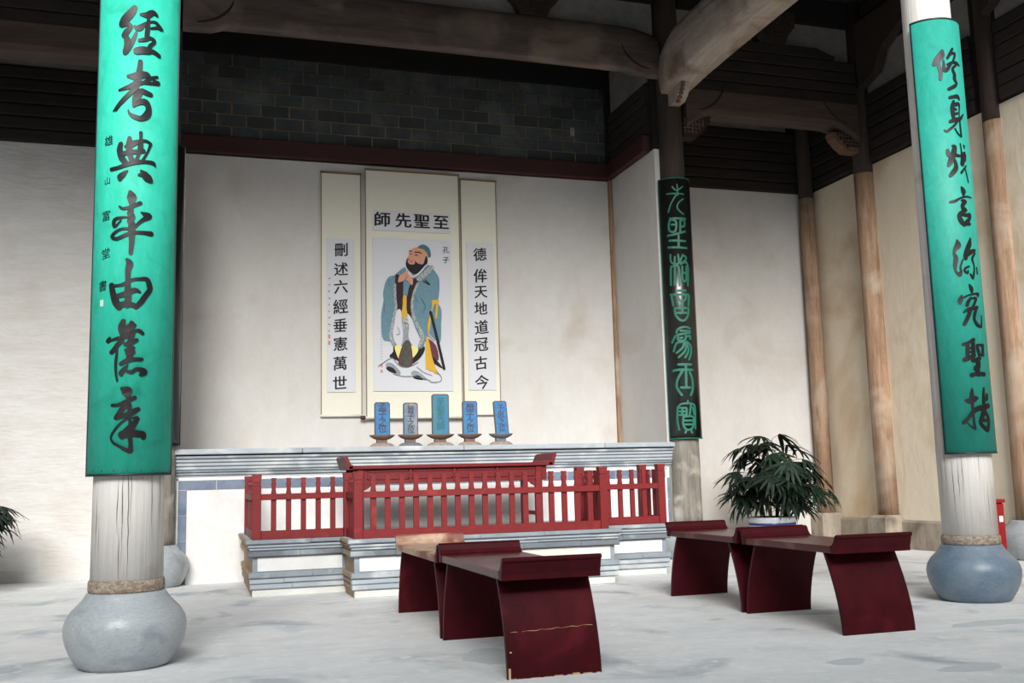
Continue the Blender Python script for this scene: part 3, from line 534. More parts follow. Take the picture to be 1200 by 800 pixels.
def side_beam(x0, x1, label):
    t = Thing('boarded_beam', (x0, YC, 5.5), label, 'beam', 'lower boarded side beams')
    n = 24; k = 6
    vs = []; 
    for i in range(n + 1):
        x = x0 + (x1 - x0) * i / n; e = min(x - x0, x1 - x); q = max(0, 1 - e / .5)
        b = 5.56 - .22 * q * q
        vs += [(x, YC - .13, b), (x, YC - .16, b + .06), (x, YC - .16, 5.86), (x, YC + .16, 5.86), (x, YC + .16, b + .06), (x, YC + .13, b)]
    fs = [(i * k + j, i * k + (j + 1) % k, (i + 1) * k + (j + 1) % k, (i + 1) * k + j) for i in range(n) for j in range(k)]
    mb = MB().add(vs, fs); mb.add(vs[:k], [tuple(range(k))]); mb.add(vs[-k:], [tuple(range(k))])
    t.part(mb, 'beam_body', WOOD_BEAM_D)
    zz = 5.865
    for i in range(5):
        h = .15; sh = .25 if i == 4 else 0
        pr = [(-.145, 0), (-.155, .012), (-.155, h - .024), (-.145, h - .010), (.12, h - .010), (.12, 0)]
        vs = []
        for x in (x0 + sh * 1.2, x0 + sh * 2.2 + .02, x1 - sh * 2.2 - .02, x1 - sh * 1.2):
            f = .35 if sh and x in (x0 + sh * 1.2, x1 - sh * 1.2) else 1
            vs += [(x, YC + a, zz + b * f) for a, b in pr]
        fs = [(s * 6 + j, s * 6 + (j + 1) % 6, s * 6 + 6 + (j + 1) % 6, s * 6 + 6 + j) for s in range(3) for j in range(6)] + [tuple(range(6)), tuple(range(18, 24))]
        t.part(MB().add(vs, fs), 'plank', WOOD_DARK)
        zz += h
    for sx, xc in ((1, x0), (-1, x1)):
        pts = [(xc + sx * (.1 + .45 * math.cos(-.1 - i / 14 * 1.3)), YC - .163, 6.0 + .42 * math.sin(-.1 - i / 14 * 1.3)) for i in range(15)]
        t.part(MB().tube(pts, [.004 + .010 * math.sin(PI * (i + .5) / 15) for i in range(15)], 6), 'carved_line', GROOVE)
    return t
WOOD_BEAM_D = mat('dim_beam_wood', rgb(84, 68, 58), rgb(60, 47, 41), 7, (0.12, 1, 1), 0.82, 0.35)
side_beam(5.86, 8.42, 'dark boarded beam at the right, between the rear column and the right wall')
side_beam(XL, -.54, 'dark boarded beam at the top left corner, left of the tall teal board')
# long beam running forward from the rear right column
def beam_y(cx, y0, y1, label):
    t = Thing('roof_beam', (cx, y1, 5.75), label, 'beam', 'rounded roof beams')
    n = 40; vs = []
    prof = [(-.80, 0), (.80, 0), (.90, .06), (.98, .24), (1, .5), (.93, .76), (.66, .94), (.3, 1), (-.3, 1), (-.66, .94), (-.93, .76), (-1, .5), (-.98, .24), (-.90, .06)]
    k = len(prof)
    for i in range(n + 1):
        y = y0 + (y1 - y0) * i / n; e = min(y - y0, y1 - y); q = max(0, 1 - e / .5)
        b = 5.80 + .03 * math.sin(PI * i / n) - .04 * q; tp = 6.50 - .16 * q * q; d = .235 * (1 - .18 * q * q)
        vs += [(cx + u * d, y, b + w * (tp - b)) for u, w in prof]
    fs = [(i * k + j, i * k + (j + 1) % k, (i + 1) * k + (j + 1) % k, (i + 1) * k + j) for i in range(n) for j in range(k)]
    mb = MB().add(vs, fs, 0, True); mb.add(vs[:k], [tuple(range(k))]); mb.add(vs[-k:], [tuple(range(k))])
    t.part(mb, 'beam_body', WOOD_BEAM_Y)
    for z, u, a, b in ((6.02, .955, 9.0, 10.4), (5.90, .80, 8.6, 10.9), (6.25, 1.0, 8.2, 9.9)):
        pts = [(cx - .235 * u - .002, a + (b - a) * i / 8, z + .02 * math.sin(i)) for i in range(9)]
        t.part(MB().tube(pts, [.001 + .004 * math.sin(PI * i / 8) for i in range(9)], 5), 'crack', CRACK)
    return t
beam_y(5.69, 6.66, 11.06, 'pale rounded beam running forward over the bench from the rear right column to the front right column')

# carved brackets: outline plus raised fretwork
def fret(mb, x0, x1, z0, z1, y, d, inside, mi=1, cell=.055):
    rng = random.Random(int(x0 * 77)); nx = int((x1 - x0) / cell); nz = int((z1 - z0) / cell)
    for i in range(nx):
        for j in range(nz):
            cx, cz = x0 + (i + .5) * cell, z0 + (j + .5) * cell
            if not inside(cx, cz): continue
            k = rng.randrange(3); w = cell * .16
            if k != 1: mb.box(cx - cell / 2, cx + cell / 2, y - d, y, cz - w, cz + w, mi)
            if k != 0: mb.box(cx - w, cx + w, y - d, y, cz - cell / 2, cz + cell / 2, mi)
def bracket_mid(cx, zt, zb, wt, wb, m1, m2, label):
    t = Thing('carved_bracket', (cx, YC, zb), label, 'bracket', 'carved wooden brackets')
    h = zt - zb
    out = [(cx - wb, zb), (cx + wb, zb), (cx + wb + (wt - wb) * .35, zb + h * .3), (cx + wt * .98, zb + h * .55), (cx + wt, zt), (cx - wt, zt), (cx - wt * .98, zb + h * .55), (cx - wb - (wt - wb) * .35, zb + h * .3)]
    t.part(MB().prism(out, YC - .16, YC - .03, 'y'), 'bracket_body', m1)
    mb = MB(); fret(mb, cx - wt, cx + wt, zb, zt, YC - .16, .015, lambda x, z: abs(x - cx) < wb + (wt - wb) * min(1, (z - zb) / h * 1.5) - .04, 0)
    o = t.part(mb, 'fretwork', m2); o['kind'] = 'stuff'
bracket_mid(3.86, 7.05, 6.60, .34, .17, CARVED_DARK, CARVED_DARK, 'carved bracket on top of the big beam over the altar')
bracket_mid(7.17, 7.06, 6.60, .36, .19, CARVED_DARK, CARVED_DARK, 'carved bracket on top of the right boarded beam')
def bracket_x(x, sx, zt, zb, L, m1, m2, label, y=YC):
    t = Thing('carved_bracket', (x, y, zb), label, 'bracket', 'carved wooden brackets')
    out = [(x, zt), (x + sx * L, zt), (x + sx * L * .93, zt - (zt - zb) * .3), (x + sx * L * .7, zt - (zt - zb) * .7), (x + sx * L * .45, zb), (x, zb)]
    t.part(MB().prism(out, y - .11, y + .06, 'y'), 'bracket_body', m1)
    mb = MB(); fret(mb, min(x, x + sx * L), max(x, x + sx * L), zb, zt, y - .11, .012, lambda a, z: abs(a - x) < L * (.4 + .5 * (z - zb) / (zt - zb)) and z > zb + .03, 0, .05)
    o = t.part(mb, 'fretwork', m2); o['kind'] = 'stuff'
bracket_x(5.83, 1, 5.52, 5.23, .40, GROOVE, CARVED, 'small carved bracket right of the dark board column, under the boarded beam')
bracket_x(8.43, -1, 5.47, 5.22, .40, CARVED, GROOVE, 'small carved bracket left of the post in the right wall')
def bracket_y(cx, y, sy, zt, zb, L, m1, m2, label):
    t = Thing('carved_bracket', (cx, y, zb), label, 'bracket', 'carved wooden brackets')
    out = [(y, zt), (y + sy * L, zt), (y + sy * L * .95, zt - (zt - zb) * .35), (y + sy * L * .75, zt - (zt - zb) * .75), (y + sy * L * .5, zb), (y, zb)]
    t.part(MB().prism(out, cx - .07, cx + .07, 'x'), 'bracket_body', m1)
    mb = MB()
    for i in range(7):
        a = i / 6; yy = y + sy * L * (.98 - .42 * a * a - .03); zz = zt - (zt - zb) * a * .95 - .02
        mb.lathe([(.006, -.02), (.022, -.012), (.022, .012), (.006, .02)], 0, 0, 10)
        k = 40
        for j in range(len(mb.v) - k, len(mb.v)):
            vx, vy, vz = mb.v[j]; mb.v[j] = (cx - .035 + vx * 1.4, yy - sy * -.012 + vz, zz + vy)
    t.part(mb, 'scroll_carving', m2)
bracket_y(5.69, 11.06, -1, 5.84, 5.60, .36, WOOD_BEAM_Y, CARVED, 'carved bracket under the pale forward-running beam')
# bracket high on the right wall
t = Thing('carved_bracket', (XR, 10.95, 6.1), 'dark carved bracket high on the right wall against the post', 'bracket', 'carved wooden brackets')
t.part(MB().prism([(11.05, 7.0), (9.3, 7.0), (9.7, 6.72), (10.2, 6.62), (10.55, 6.45), (10.7, 6.2), (11.05, 6.1)], XR - .17, XR - .045, 'x'), 'bracket_body', CARVED_DARK)
t = Thing('carved_bracket', (XR, 8.8, 6.1), 'dark carved bracket at the top right corner of the picture', 'bracket', 'carved wooden brackets')
t.part(MB().prism([(8.8, 7.0), (7.4, 7.0), (7.8, 6.72), (8.2, 6.6), (8.5, 6.42), (8.62, 6.2), (8.8, 6.1)], XR - .17, XR - .045, 'x'), 'bracket_body', CARVED_DARK)

# ================================================================== couplet boards
def couplet(cx, cy, r, z0, z1, face, edge, ink, chars, label, half=1.29, th=.022, nails=True, zlist=None, fillet=None):
    t = Thing('couplet_board', (cx, cy - r, z0), label, 'board', 'curved boards of calligraphy on the columns')
    A = -PI / 2
    n = 32; vs = []
    for rr, e in ((r, 0), (r - th, 0)):
        for z in (z0, z1):
            for i in range(n + 1):
                a = A - half + 2 * half * i / n
                vs.append((cx + rr * math.cos(a), cy + rr * math.sin(a), z))
    k = n + 1
    mb = MB()
    mb.v = list(vs)
    for i in range(n):
        mb.f.append([i, i + 1, k + i + 1, k + i]); mb.m.append(0); mb.sm.append(True)
        mb.f.append([2 * k + i, 3 * k + i, 3 * k + i + 1, 2 * k + i + 1]); mb.m.append(1); mb.sm.append(True)
        mb.f.append([i, 2 * k + i, 2 * k + i + 1, i + 1]); mb.m.append(1); mb.sm.append(False)
        mb.f.append([k + i, k + i + 1, 3 * k + i + 1, 3 * k + i]); mb.m.append(1); mb.sm.append(False)
    for i in (0, n):
        mb.f.append([i, k + i, 3 * k + i, 2 * k + i]); mb.m.append(1); mb.sm.append(False)
    t.part(mb, 'panel', [face, edge])
    def border(z, w, m, name):
        t.part(MB().lathe([(r + .0015, z), (r + .004, z), (r + .004, z + w), (r + .0015, z + w)], cx, cy, 32, a0=A - half, a1=A + half), name, m)
    border(z0, .012, fillet or edge, 'edge_strip'); border(z1 - .012, .012, fillet or edge, 'edge_strip')
    for sg in (-1, 1):
        a = A + sg * (half - .012)
        t.part(MB().add([(cx + rr * math.cos(a + q), cy + rr * math.sin(a + q), z) for z in (z0, z1) for rr, q in ((r, -.022), (r + .004, -.022), (r + .004, .022), (r, .022))],
               [(0, 1, 5, 4), (1, 2, 6, 5), (2, 3, 7, 6), (0, 3, 2, 1), (4, 5, 6, 7)]), 'edge_strip', fillet or edge)
    mp = lambda s, z, d: (cx + (r + d) * math.cos(A + s / r), cy + (r + d) * math.sin(A + s / r), z)
    for st in chars:
        t.part(strokes_mesh(st, mp, .005), 'character', ink)
    if nails:
        for i in range(9):
            a = -half + .12 + i * (2 * half - .24) / 8
            x, y, z = mp(a * r, z0 + .03, .002)
            mb = MB(); v2 = [(x + .005 * math.cos(q), y - .002, z + .005 * math.sin(q)) for q in [i * PI / 4 for i in range(8)]]
            mb.add(v2 + [(x, y - .005, z)], [(j, (j + 1) % 8, 8) for j in range(8)])
            t.part(mb, 'nail', IRON)
    return t, mp
LS, RS, SS = parse(LEFT_STROKES), parse(RIGHT_STROKES), parse(SEAL_STROKES)
bl, mpl = couplet(-.37, 6.39, .237, 1.075, 4.60, TEAL, BOARD_EDGE, INK, LS, 'bright teal board with large brush characters and a small signature, on the left front column', half=1.36)
for ch, s, z in (('雄', -.1635, 3.045), ('山', -.1643, 2.80), ('富', -.1663, 2.589), ('堂', -.1613, 2.363), ('書', -.177, 2.172)):
    bl.part(glyph_mesh([(ch, s, z, .062 if ch != '山' else .045)], mpl, .0015, .006, 1, .1), 'signature_character', INK)
bl.part(MB().add([mpl(a, b, c) for c in (0, .0025) for a, b in ((-.192, 2.052), (-.168, 2.052), (-.168, 2.09), (-.192, 2.09))], [(0, 3, 2, 1), (4, 5, 6, 7), (0, 1, 5, 4), (1, 2, 6, 5), (2, 3, 7, 6), (3, 0, 4, 7)]), 'seal_mark', mat('pale_seal', rgb(176, 196, 180), rough=.7))
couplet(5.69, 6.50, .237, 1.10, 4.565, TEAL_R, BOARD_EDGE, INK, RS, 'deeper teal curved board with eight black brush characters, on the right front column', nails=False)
couplet(5.69, 11.20, .215, 1.425, 4.66, BLACK_LACQ, BLACK_LACQ, GREEN_LETTER, SS, 'black lacquered curved board with green seal script, on the rear column right of the altar', half=1.4, nails=False, fillet=GREEN_LETTER)
couplet(-.37, 11.20, .215, 1.425, 4.66, BLACK_LACQ, BLACK_LACQ, GREEN_LETTER, [], 'black lacquered curved board seen edge-on behind the bright teal board', half=1.4, nails=False)

# ================================================================== altar
al = Thing('brick_altar', (2.6, 11.27, 0), 'long whitewashed brick altar with a grey moulded ledge and blue tile border, across the alcove', 'altar')
AX0, AX1, AY = -.30, 5.50, 11.27
al.part(MB().box(AX0, AX1, AY, YB - .01, 0, 1.36), 'body', WHITEWASH)
for z0, z1, p, m in ((1.098, 1.118, .012, GROUT), (1.118, 1.152, .035, COURSE), (1.152, 1.178, .05, COURSE), (1.178, 1.215, .065, LEDGE), (1.215, 1.255, .07, LEDGE), (1.255, 1.292, .078, LEDGE), (1.292, 1.327, .10, COURSE)):
    al.part(MB().prism([(AY, z0), (AY - p + .012, z0), (AY - p, z0 + .01), (AY - p, z1 - .005), (AY, z1 - .001)], AX0 - p * .4, AX1 + p, 'x'), 'moulding', m)
xs = [AX0 - .06, 1.1, 2.9, 4.62, AX1 + .13]
for a, b in zip(xs, xs[1:]):
    al.part(MB().box(a + .002, b - .002, AY - .13, YB - .02, 1.338, 1.395), 'ledge_slab', LEDGE, .008)
al.part(MB().box(AX0, AX1 + .08, AY - .08, YB - .03, 1.327, 1.338), 'shadow_gap', GROOVE)
# tile frame
al.part(MB().box(-.185, -.172, AY - .008, AY, 0, 1.09), 'grout_line', GROUT)
al.part(MB().box(-.185, AX1 - .04, AY - .008, AY, 1.072, 1.09), 'grout_line', GROUT)
al.part(MB().box(AX1 - .053, AX1 - .04, AY - .008, AY, 0, 1.09), 'grout_line', GROUT)
x = -.09
while x < AX1 - .06:
    b = min(x + .305, AX1 - .056); al.part(MB().box(x + .003, b - .003, AY - .006, AY, .972, 1.066), 'tile', TILE); x += .305
z = .972
while z > 0:
    a = max(z - .262, 0); al.part(MB().box(-.168, -.084, AY - .006, AY, a + .003, z - .003), 'tile', TILE)
    al.part(MB().box(AX1 - .036, AX1 - .002, AY - .006, AY, a + .003, z - .003), 'tile', TILE)
    al.part(MB().box(-.27, -.19, AY - .006, AY, a + .003, z - .003), 'tile', COURSE); z = a
al.part(MB().prism([(-.168, .976), (-.087, .976), (-.087, 1.066), (-.168, 1.066)], AY - .006, AY, 'y'), 'tile', TILE)

# ================================================================== platform with moulded courses
pf = Thing('altar_platform', (2.58, 10.2, 0), 'low stepped brick platform with grey moulded courses under the red railings', 'platform')
tiers = [(0, .066, 0, 'foot'), (.069, .114, .022, 0), (.118, .162, .026, 1), (.166, .218, .034, 2), (.222, .356, -.002, 'waist'), (.358, .408, .040, 3), (.411, .436, .030, 4), (.439, .468, .044, 5), (.471, .508, .062, 6)]
blocks = [(.505, 1.36, 9.62, 11.27), (1.345, 3.815, 9.065, 9.80), (3.80, 4.62, 9.62, 11.27)]
inner = MB(); inner.box(.53, 4.60, 9.66, 11.27, 0, .50); inner.box(1.37, 3.79, 9.10, 9.7, 0, .50)
pf.part(inner, 'core', WHITEWASH)
rng = random.Random(3)
def course(x0, x1, yf, yb, z0, z1, p, m, ends, L=.62, r=.012):
    '''front run split into stones, with rounded nose; ends: side returns'''
    x = x0 - p; stones = []
    first = rng.uniform(.3, L)
    cuts = [x0 - p]; c = x0 - p + first
    while c < x1 + p - .15: cuts.append(c); c += L * rng.uniform(.9, 1.1)
    cuts.append(x1 + p)
    nose = [(yf + .06, z0), (yf - p + r, z0), (yf - p, z0 + r * .8), (yf - p, z1 - r * .8), (yf - p + r, z1), (yf + .06, z1)]
    for a, b in zip(cuts, cuts[1:]):
        dz = rng.uniform(-.0015, .0015); dy = rng.uniform(-.002, .002)
        pf.part(MB().prism([(u + dy, w + dz) for u, w in nose], a + .0015, b - .0015, 'x'), 'course_brick', m)
    for sx, xe in ends:
        n2 = [(xe - sx * .06, z0), (xe + sx * (p - r), z0), (xe + sx * p, z0 + r * .8), (xe + sx * p, z1 - r * .8), (xe + sx * (p - r), z1), (xe - sx * .06, z1)]
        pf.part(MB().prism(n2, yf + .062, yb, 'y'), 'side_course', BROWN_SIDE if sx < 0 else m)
for (x0, x1, yf, yb), ends in zip(blocks, ([(-1, .505)], [(-1, 1.345), (1, 3.815)], [(1, 4.62)])):
    for z0, z1, p, kind in tiers:
        yb2 = yb if x0 != 1.345 else 9.62
        if kind == 'foot':
            pf.part(MB().box(x0, x1, yf, yf + .06, z0, z1), 'foot_course', PALE_TIER, .006)
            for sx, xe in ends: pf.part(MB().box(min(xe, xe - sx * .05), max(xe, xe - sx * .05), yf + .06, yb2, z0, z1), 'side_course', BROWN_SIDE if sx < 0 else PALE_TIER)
        elif kind == 'waist':
            pf.part(MB().box(x0 + .0, x1, yf + .004, yf + .05, z0 - .004, z1 + .003), 'waist_panel', COURSE)
            pf.part(MB().box(x0 + .045, x1 - .045, yf - .003, yf + .01, z0 + .006, z1 - .006), 'white_panel', WHITEWASH)
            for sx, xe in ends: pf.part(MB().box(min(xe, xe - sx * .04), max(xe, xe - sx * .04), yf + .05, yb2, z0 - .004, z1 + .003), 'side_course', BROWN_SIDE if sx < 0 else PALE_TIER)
        else:
            m = {0: LEDGE, 1: LEDGE, 2: COURSE, 3: COURSE_D, 4: LEDGE, 5: LEDGE, 6: COURSE}[kind]
            course(x0, x1, yf, yb2, z0, z1, p, m, ends)
pf.part(MB().box(.46, 4.66, 9.60, 11.26, .50, .509), 'top_paving', LEDGE)
pf.part(MB().box(1.30, 3.86, 9.05, 9.62, .50, .509), 'top_paving', LEDGE)

# ================================================================== railings
Z0 = .510
def post(t, x, y, top=1.098, w=.078, name='post'):
    h = w / 2
    mb = MB().box(x - h, x + h, y - h, y + h, Z0, top - .10)
    q = MB()
    o = t.part(mb, name, RED, .003)
    cap = MB()
    cap.box(x - h * .96, x + h * .96, y - h * .96, y + h * .96, top - .10, top - .075)
    cap.box(x - h * .86, x + h * .86, y - h * .86, y + h * .86, top - .075, top - .068)
    cap.prism([(x - h * .94, top - .068), (x + h * .94, top - .068), (x + h * .98, top - .05), (x + h * 1.1, top - .012), (x + h * 1.06, top), (x - h * 1.06, top), (x - h * 1.1, top - .012), (x - h * .98, top - .05)], y - h * 1.02, y + h * 1.02, 'y')
    for sx in (-1, 1): cap.box(x + sx * h * .45 - .008, x + sx * h * .45 + .008, y - h * .97, y - h * .96 + .001, top - .135, top - .105)
    c = cap.build('post_cap', RED, None)
    for v in c.data.vertices: v.co -= t.loc
    c.parent = o
def pick_x(t, x, y, w=.048, d=.026, top=1.066):
    h = w / 2
    out = [(x - h, Z0 + .07), (x - h, .925), (x - h * .78, .955), (x - h * .78, .985), (x - h, 1.01), (x - h * .72, 1.03), (x - h * .8, 1.045), (x - h * .95, top - .006), (x - h * .9, top)]
    out += [(2 * x - a, b) for a, b in out[::-1]]
    t.part(MB().prism(out, y - d / 2, y + d / 2, 'y'), 'picket', RED)
def pick_y(t, x, y, w=.048, d=.026, top=1.066):
    h = w / 2
    out = [(y - h, Z0 + .07), (y - h, .925), (y - h * .78, .955), (y - h * .78, .985), (y - h, 1.01), (y - h * .72, 1.03), (y - h * .95, top - .006), (y - h * .9, top)]
    out += [(2 * y - a, b) for a, b in out[::-1]]
    t.part(MB().prism(out, x - d / 2, x + d / 2, 'x'), 'picket', RED)
def rails_x(t, x0, x1, y):
    t.part(MB().box(x0, x1, y - .030, y + .030, Z0, .588), 'bottom_rail', RED, .004)
    t.part(MB().box(x0, x1, y - .033, y - .012, .866, .922), 'top_rail', RED, .003)
def rails_y(t, x, y0, y1):
    t.part(MB().box(x - .030, x + .030, y0, y1, Z0, .588), 'bottom_rail', RED, .004)
    t.part(MB().box(x - .033, x - .012, y0, y1, .866, .922), 'top_rail', RED, .003)
G = 'red picket railings around the altar table'
FX = 'railing'
t = Thing('red_railing', (1.0, 9.66, .51), 'red picket railing with five pickets at the front left of the platform', FX, G)
post(t, .54, 9.66); rails_x(t, .579, 1.33, 9.66)
for i in range(5): pick_x(t, .692 + .1352 * i, 9.66)
t = Thing('red_railing', (.53, 10.3, .51), 'red end railing seen edge-on at the far left of the platform', FX, G)
post(t, .53, 10.95); rails_y(t, .53, 9.70, 10.91)
for i in range(8): pick_y(t, .53, 9.83 + .137 * i)
t = Thing('red_railing', (1.37, 9.4, .51), 'short red return railing left of the long front railing', FX, G)
post(t, 1.372, 9.66); rails_y(t, 1.38, 9.16, 9.62)
for i in range(3): pick_y(t, 1.38, 9.26 + .13 * i)
t = Thing('red_railing', (2.57, 9.12, .51), 'long red front railing with seventeen pickets and a worn top rail', FX, G)
post(t, 1.384, 9.12); post(t, 3.735, 9.12); rails_x(t, 1.423, 3.696, 9.12)
for i in range(17): pick_x(t, 1.524 + .1300 * i, 9.12, .052)
t = Thing('red_railing', (3.72, 9.4, .51), 'short red return railing right of the long front railing', FX, G)
post(t, 3.71, 9.66); rails_y(t, 3.73, 9.16, 9.62)
for i in range(3): pick_y(t, 3.73, 9.26 + .13 * i)
t = Thing('red_railing', (4.2, 9.66, .51), 'red picket railing at the front right of the platform', FX, G)
post(t, 4.605, 9.66, 1.118); rails_x(t, 3.75, 4.566, 9.66)
for i in range(5): pick_x(t, 3.885 + .133 * i, 9.66)
t = Thing('red_railing', (4.6, 9.9, .51), 'short red end railing at the far right of the platform', FX, G)
post(t, 4.59, 10.08, 1.118); rails_y(t, 4.6, 9.70, 10.04)
for i in range(2): pick_y(t, 4.6, 9.80 + .14 * i)

# ================================================================== altar table
at = Thing('altar_table', (2.54, 10.4, .51), 'long red altar table with upturned ends behind the railings', 'table')
tx0, tx1, ty0, ty1 = 1.46, 3.62, 10.19, 10.80
at.part(MB().box(tx0, tx1, ty0, ty1, 1.135, 1.172), 'table_top', RED_T, .006)
for sx, xe in ((-1, tx0), (1, tx1)):
    prof = [(xe - sx * .05, 1.172), (xe - sx * .02, 1.19), (xe + sx * .01, 1.262), (xe + sx * .035, 1.270), (xe + sx * .045, 1.255), (xe + sx * .025, 1.19), (xe + sx * .01, 1.135), (xe - sx * .03, 1.135)]
    at.part(MB().prism(prof, ty0, ty1, 'y'), 'upturned_end', RED_T)
for (x, y) in ((tx0 + .12, ty0 + .06), (tx1 - .15, ty0 + .06), (tx0 + .12, ty1 - .06), (tx1 - .15, ty1 - .06)):
    at.part(MB().box(x - .035, x + .035, y - .035, y + .035, .51, 1.135), 'leg', RED_T, .004)
for y in (ty0 + .04, ty1 - .06):
    at.part(MB().box(tx0 + .05, tx1 - .06, y, y + .018, .985, 1.135), 'apron', RED_T, .002)
xa = tx0 + .19
for i in range(4):
    w = .425
    o = MB(); x0 = xa + i * (w + .035)
    for bx in ((x0, x0 + w, 1.106, 1.116), (x0, x0 + w, 1.030, 1.040), (x0, x0 + .010, 1.030, 1.116), (x0 + w - .010, x0 + w, 1.030, 1.116)):
        o.box(bx[0], bx[1], ty0 + .030, ty0 + .041, bx[2], bx[3])
    at.part(o, 'apron_frame', RED_T)
    if i < 3: at.part(MB().box(x0 + w + .008, x0 + w + .028, ty0 + .026, ty0 + .042, .99, 1.125), 'apron_divider', RED_T)
for sx, x in ((1, tx0 + .155), (-1, tx1 - .185)):
    at.part(MB().prism([(x, .99), (x + sx * .14, .99), (x + sx * .12, .975), (x + sx * .07, .965), (x + sx * .05, .945), (x, .92)], ty0 + .04, ty0 + .058, 'y'), 'corner_bracket', RED_T)
for x in (tx0 + .12, tx1 - .15): at.part(MB().box(x - .02, x + .02, ty0 + .1, ty1 - .1, .62, .66), 'side_stretcher', RED_T)

# ================================================================== memorial tablets
def tablet(cx, w, zt, face, text, tm, sizes, zs, stand, foot, label, lean=0.0, chars_sx=1.0):
    Y = 11.30; zb = 1.395
    t = Thing('memorial_tablet', (cx, Y, zb), label, 'tablet', 'memorial tablets on the altar ledge')
    # foot: flattened bell with flare, neck, boat-shaped dish
    def oval(prof, name, m, ky=.6):
        mb = MB().lathe(prof, 0, 0, 28)
        mb.v = [(cx + x, Y + .03 + y * ky, z) for x, y, z in mb.v]
        t.part(mb, name, m)
    k = 1.12 if zt > 1.95 else 1
    oval([(.138 * k, zb), (.142 * k, zb + .008), (.125 * k, zb + .024), (.10 * k, zb + .038), (.07 * k, zb + .045)], 'foot', foot)
    t.part(MB().box(cx - .062 * k, cx + .055 * k, Y + .0, Y + .07, zb + .040, zb + .082), 'neck', stand, .004)
    oval([(.06 * k, zb + .078), (.098 * k, zb + .092), (.130 * k, zb + .112), (.145 * k, zb + .128), (.143 * k, zb + .134), (.05, zb + .134)], 'dish', stand)
    z0 = zb + .13; h = w / 2; c = .018
    L = (zt - z0)
    f = lambda x, z: cx + x - lean * (z - z0) + lean * L * .5
    def sl(hw, top, cc): return [(f(-hw, z0), z0), (f(hw, z0), z0), (f(hw, top - cc), top - cc), (f(hw - cc, top), top), (f(-hw + cc, top), top), (f(-hw, top - cc), top - cc)]
    t.part(MB().prism(sl(h, zt, c), Y, Y + .03, 'y'), 'slab', TABEDGE)
    t.part(MB().prism(sl(h - .011, zt - .011, c * .8), Y - .003, Y + .001, 'y'), 'painted_face', face)
    mp = lambda x, z, d: (x - lean * (z - (z0 + zt) / 2), Y - .003 - d, z)
    for ch, z in zip(text, zs):
        t.part(glyph_mesh([(ch, cx, z, sizes)], mp, .001, .022, 1.0, .03), 'character', tm)
    return t
tablet(1.998, .175, 1.896, TABBLUE, '孟子之位', TABTEXT, .095, (1.842, 1.758, 1.674, 1.600), STAND_A, STAND_B, 'blue memorial tablet furthest left on the ledge, on a brown dish stand')
tablet(2.322, .168, 1.890, TABGREY, '曾子之位', TABTEXT, .082, (1.818, 1.736, 1.660, 1.584), STAND_A, STAND_C, 'faded grey memorial tablet, second from the left')
tablet(2.670, .200, 1.988, TABGREEN, '至聖先師', TABTEXT_G, .092, (1.90, 1.80, 1.71, 1.62), STAND_A, STAND_B, 'tallest memorial tablet in the middle, blue-green with faint lettering')
tablet(3.018, .178, 1.907, TABBLUE, '顏子之位', TABTEXT, .090, (1.835, 1.750, 1.668, 1.592), STAND_A, STAND_B, 'blue memorial tablet just right of the tallest one')
tablet(3.392, .160, 1.908, TABBLUE, '子思之位', TABTEXT, .080, (1.826, 1.745, 1.668, 1.594), STAND_C, STAND_B, 'blue memorial tablet furthest right on the ledge, leaning a little', lean=.07)

# ================================================================== hanging scrolls
def scroll(x0, x1, z0, z1, inner, label, rod=False):
    Y = YB - (.075 if rod else .03)
    t = Thing('hanging_scroll', ((x0 + x1) / 2, Y, z0), label, 'scroll', 'hanging scrolls on the alcove wall')
    n = 14; vs = []
    for i in range(n + 1):
        z = z0 + (z1 - z0) * i / n; b = .006 * math.sin(i * 1.3)
        vs += [(x0, Y + b * .4, z), (x1, Y - b * .3, z), (x1, Y + .008, z), (x0, Y + .008, z)]
    fs = [(i * 4 + j, i * 4 + (j + 1) % 4, i * 4 + 4 + (j + 1) % 4, i * 4 + 4 + j) for i in range(n) for j in range(4)] + [(0, 1, 2, 3), (n * 4, n * 4 + 1, n * 4 + 2, n * 4 + 3)]
    t.part(MB().add(vs, fs), 'silk_mount', SILK)
    for a, b in ((x0 - .003, x0 + .004), (x1 - .004, x1 + .003)): t.part(MB().box(a, b, Y - .010, Y + .01, z0, z1), 'edge_cord', SILK_EDGE)
    t.part(MB().tube([(x0 - .01, Y - .006, z1), (x1 + .01, Y - .006, z1)], .013, 10), 'top_rod', SILK_EDGE)
    t.part(MB().tube([(x0 - (.05 if rod else .01), Y - .006, z0), (x1 + (.05 if rod else .01), Y - .006, z0)], .016, 10), 'bottom_rod', SILK)
    if rod:
        for x, s in ((x0, -1), (x1, 1)): t.part(MB().tube([(x + s * .02, Y - .006, z0), (x + s * .075, Y - .006, z0)], .025, 12), 'rod_knob', mat('dark_knob', rgb(70, 36, 32), rough=.5))
    for a, b, c, d_ in inner: t.part(MB().box(a, b, Y - .012, Y - .004, c, d_), 'paper_panel', PAPER)
    return t, (lambda x, z, dd: (x, Y - .0125 - dd, z))
tl, mp = scroll(1.465, 1.965, 1.83, 4.926, [(1.535, 1.885, 2.12, 4.07)], 'narrow hanging scroll of black calligraphy left of the painted scroll')
for ch, x, z, s in [('刪', 1.712, 3.925, .17), ('述', 1.712, 3.676, .17), ('六', 1.708, 3.45, .17), ('經', 1.704, 3.199, .18), ('垂', 1.7, 2.96, .17), ('憲', 1.701, 2.726, .17), ('萬', 1.697, 2.481, .17), ('世', 1.692, 2.24, .17)]:
    tl.part(glyph_mesh([(ch, x, z, s)], mp, .001, .022, 1, .07), 'character', INK_FLAT)
mb = MB(); rs = random.Random(5)
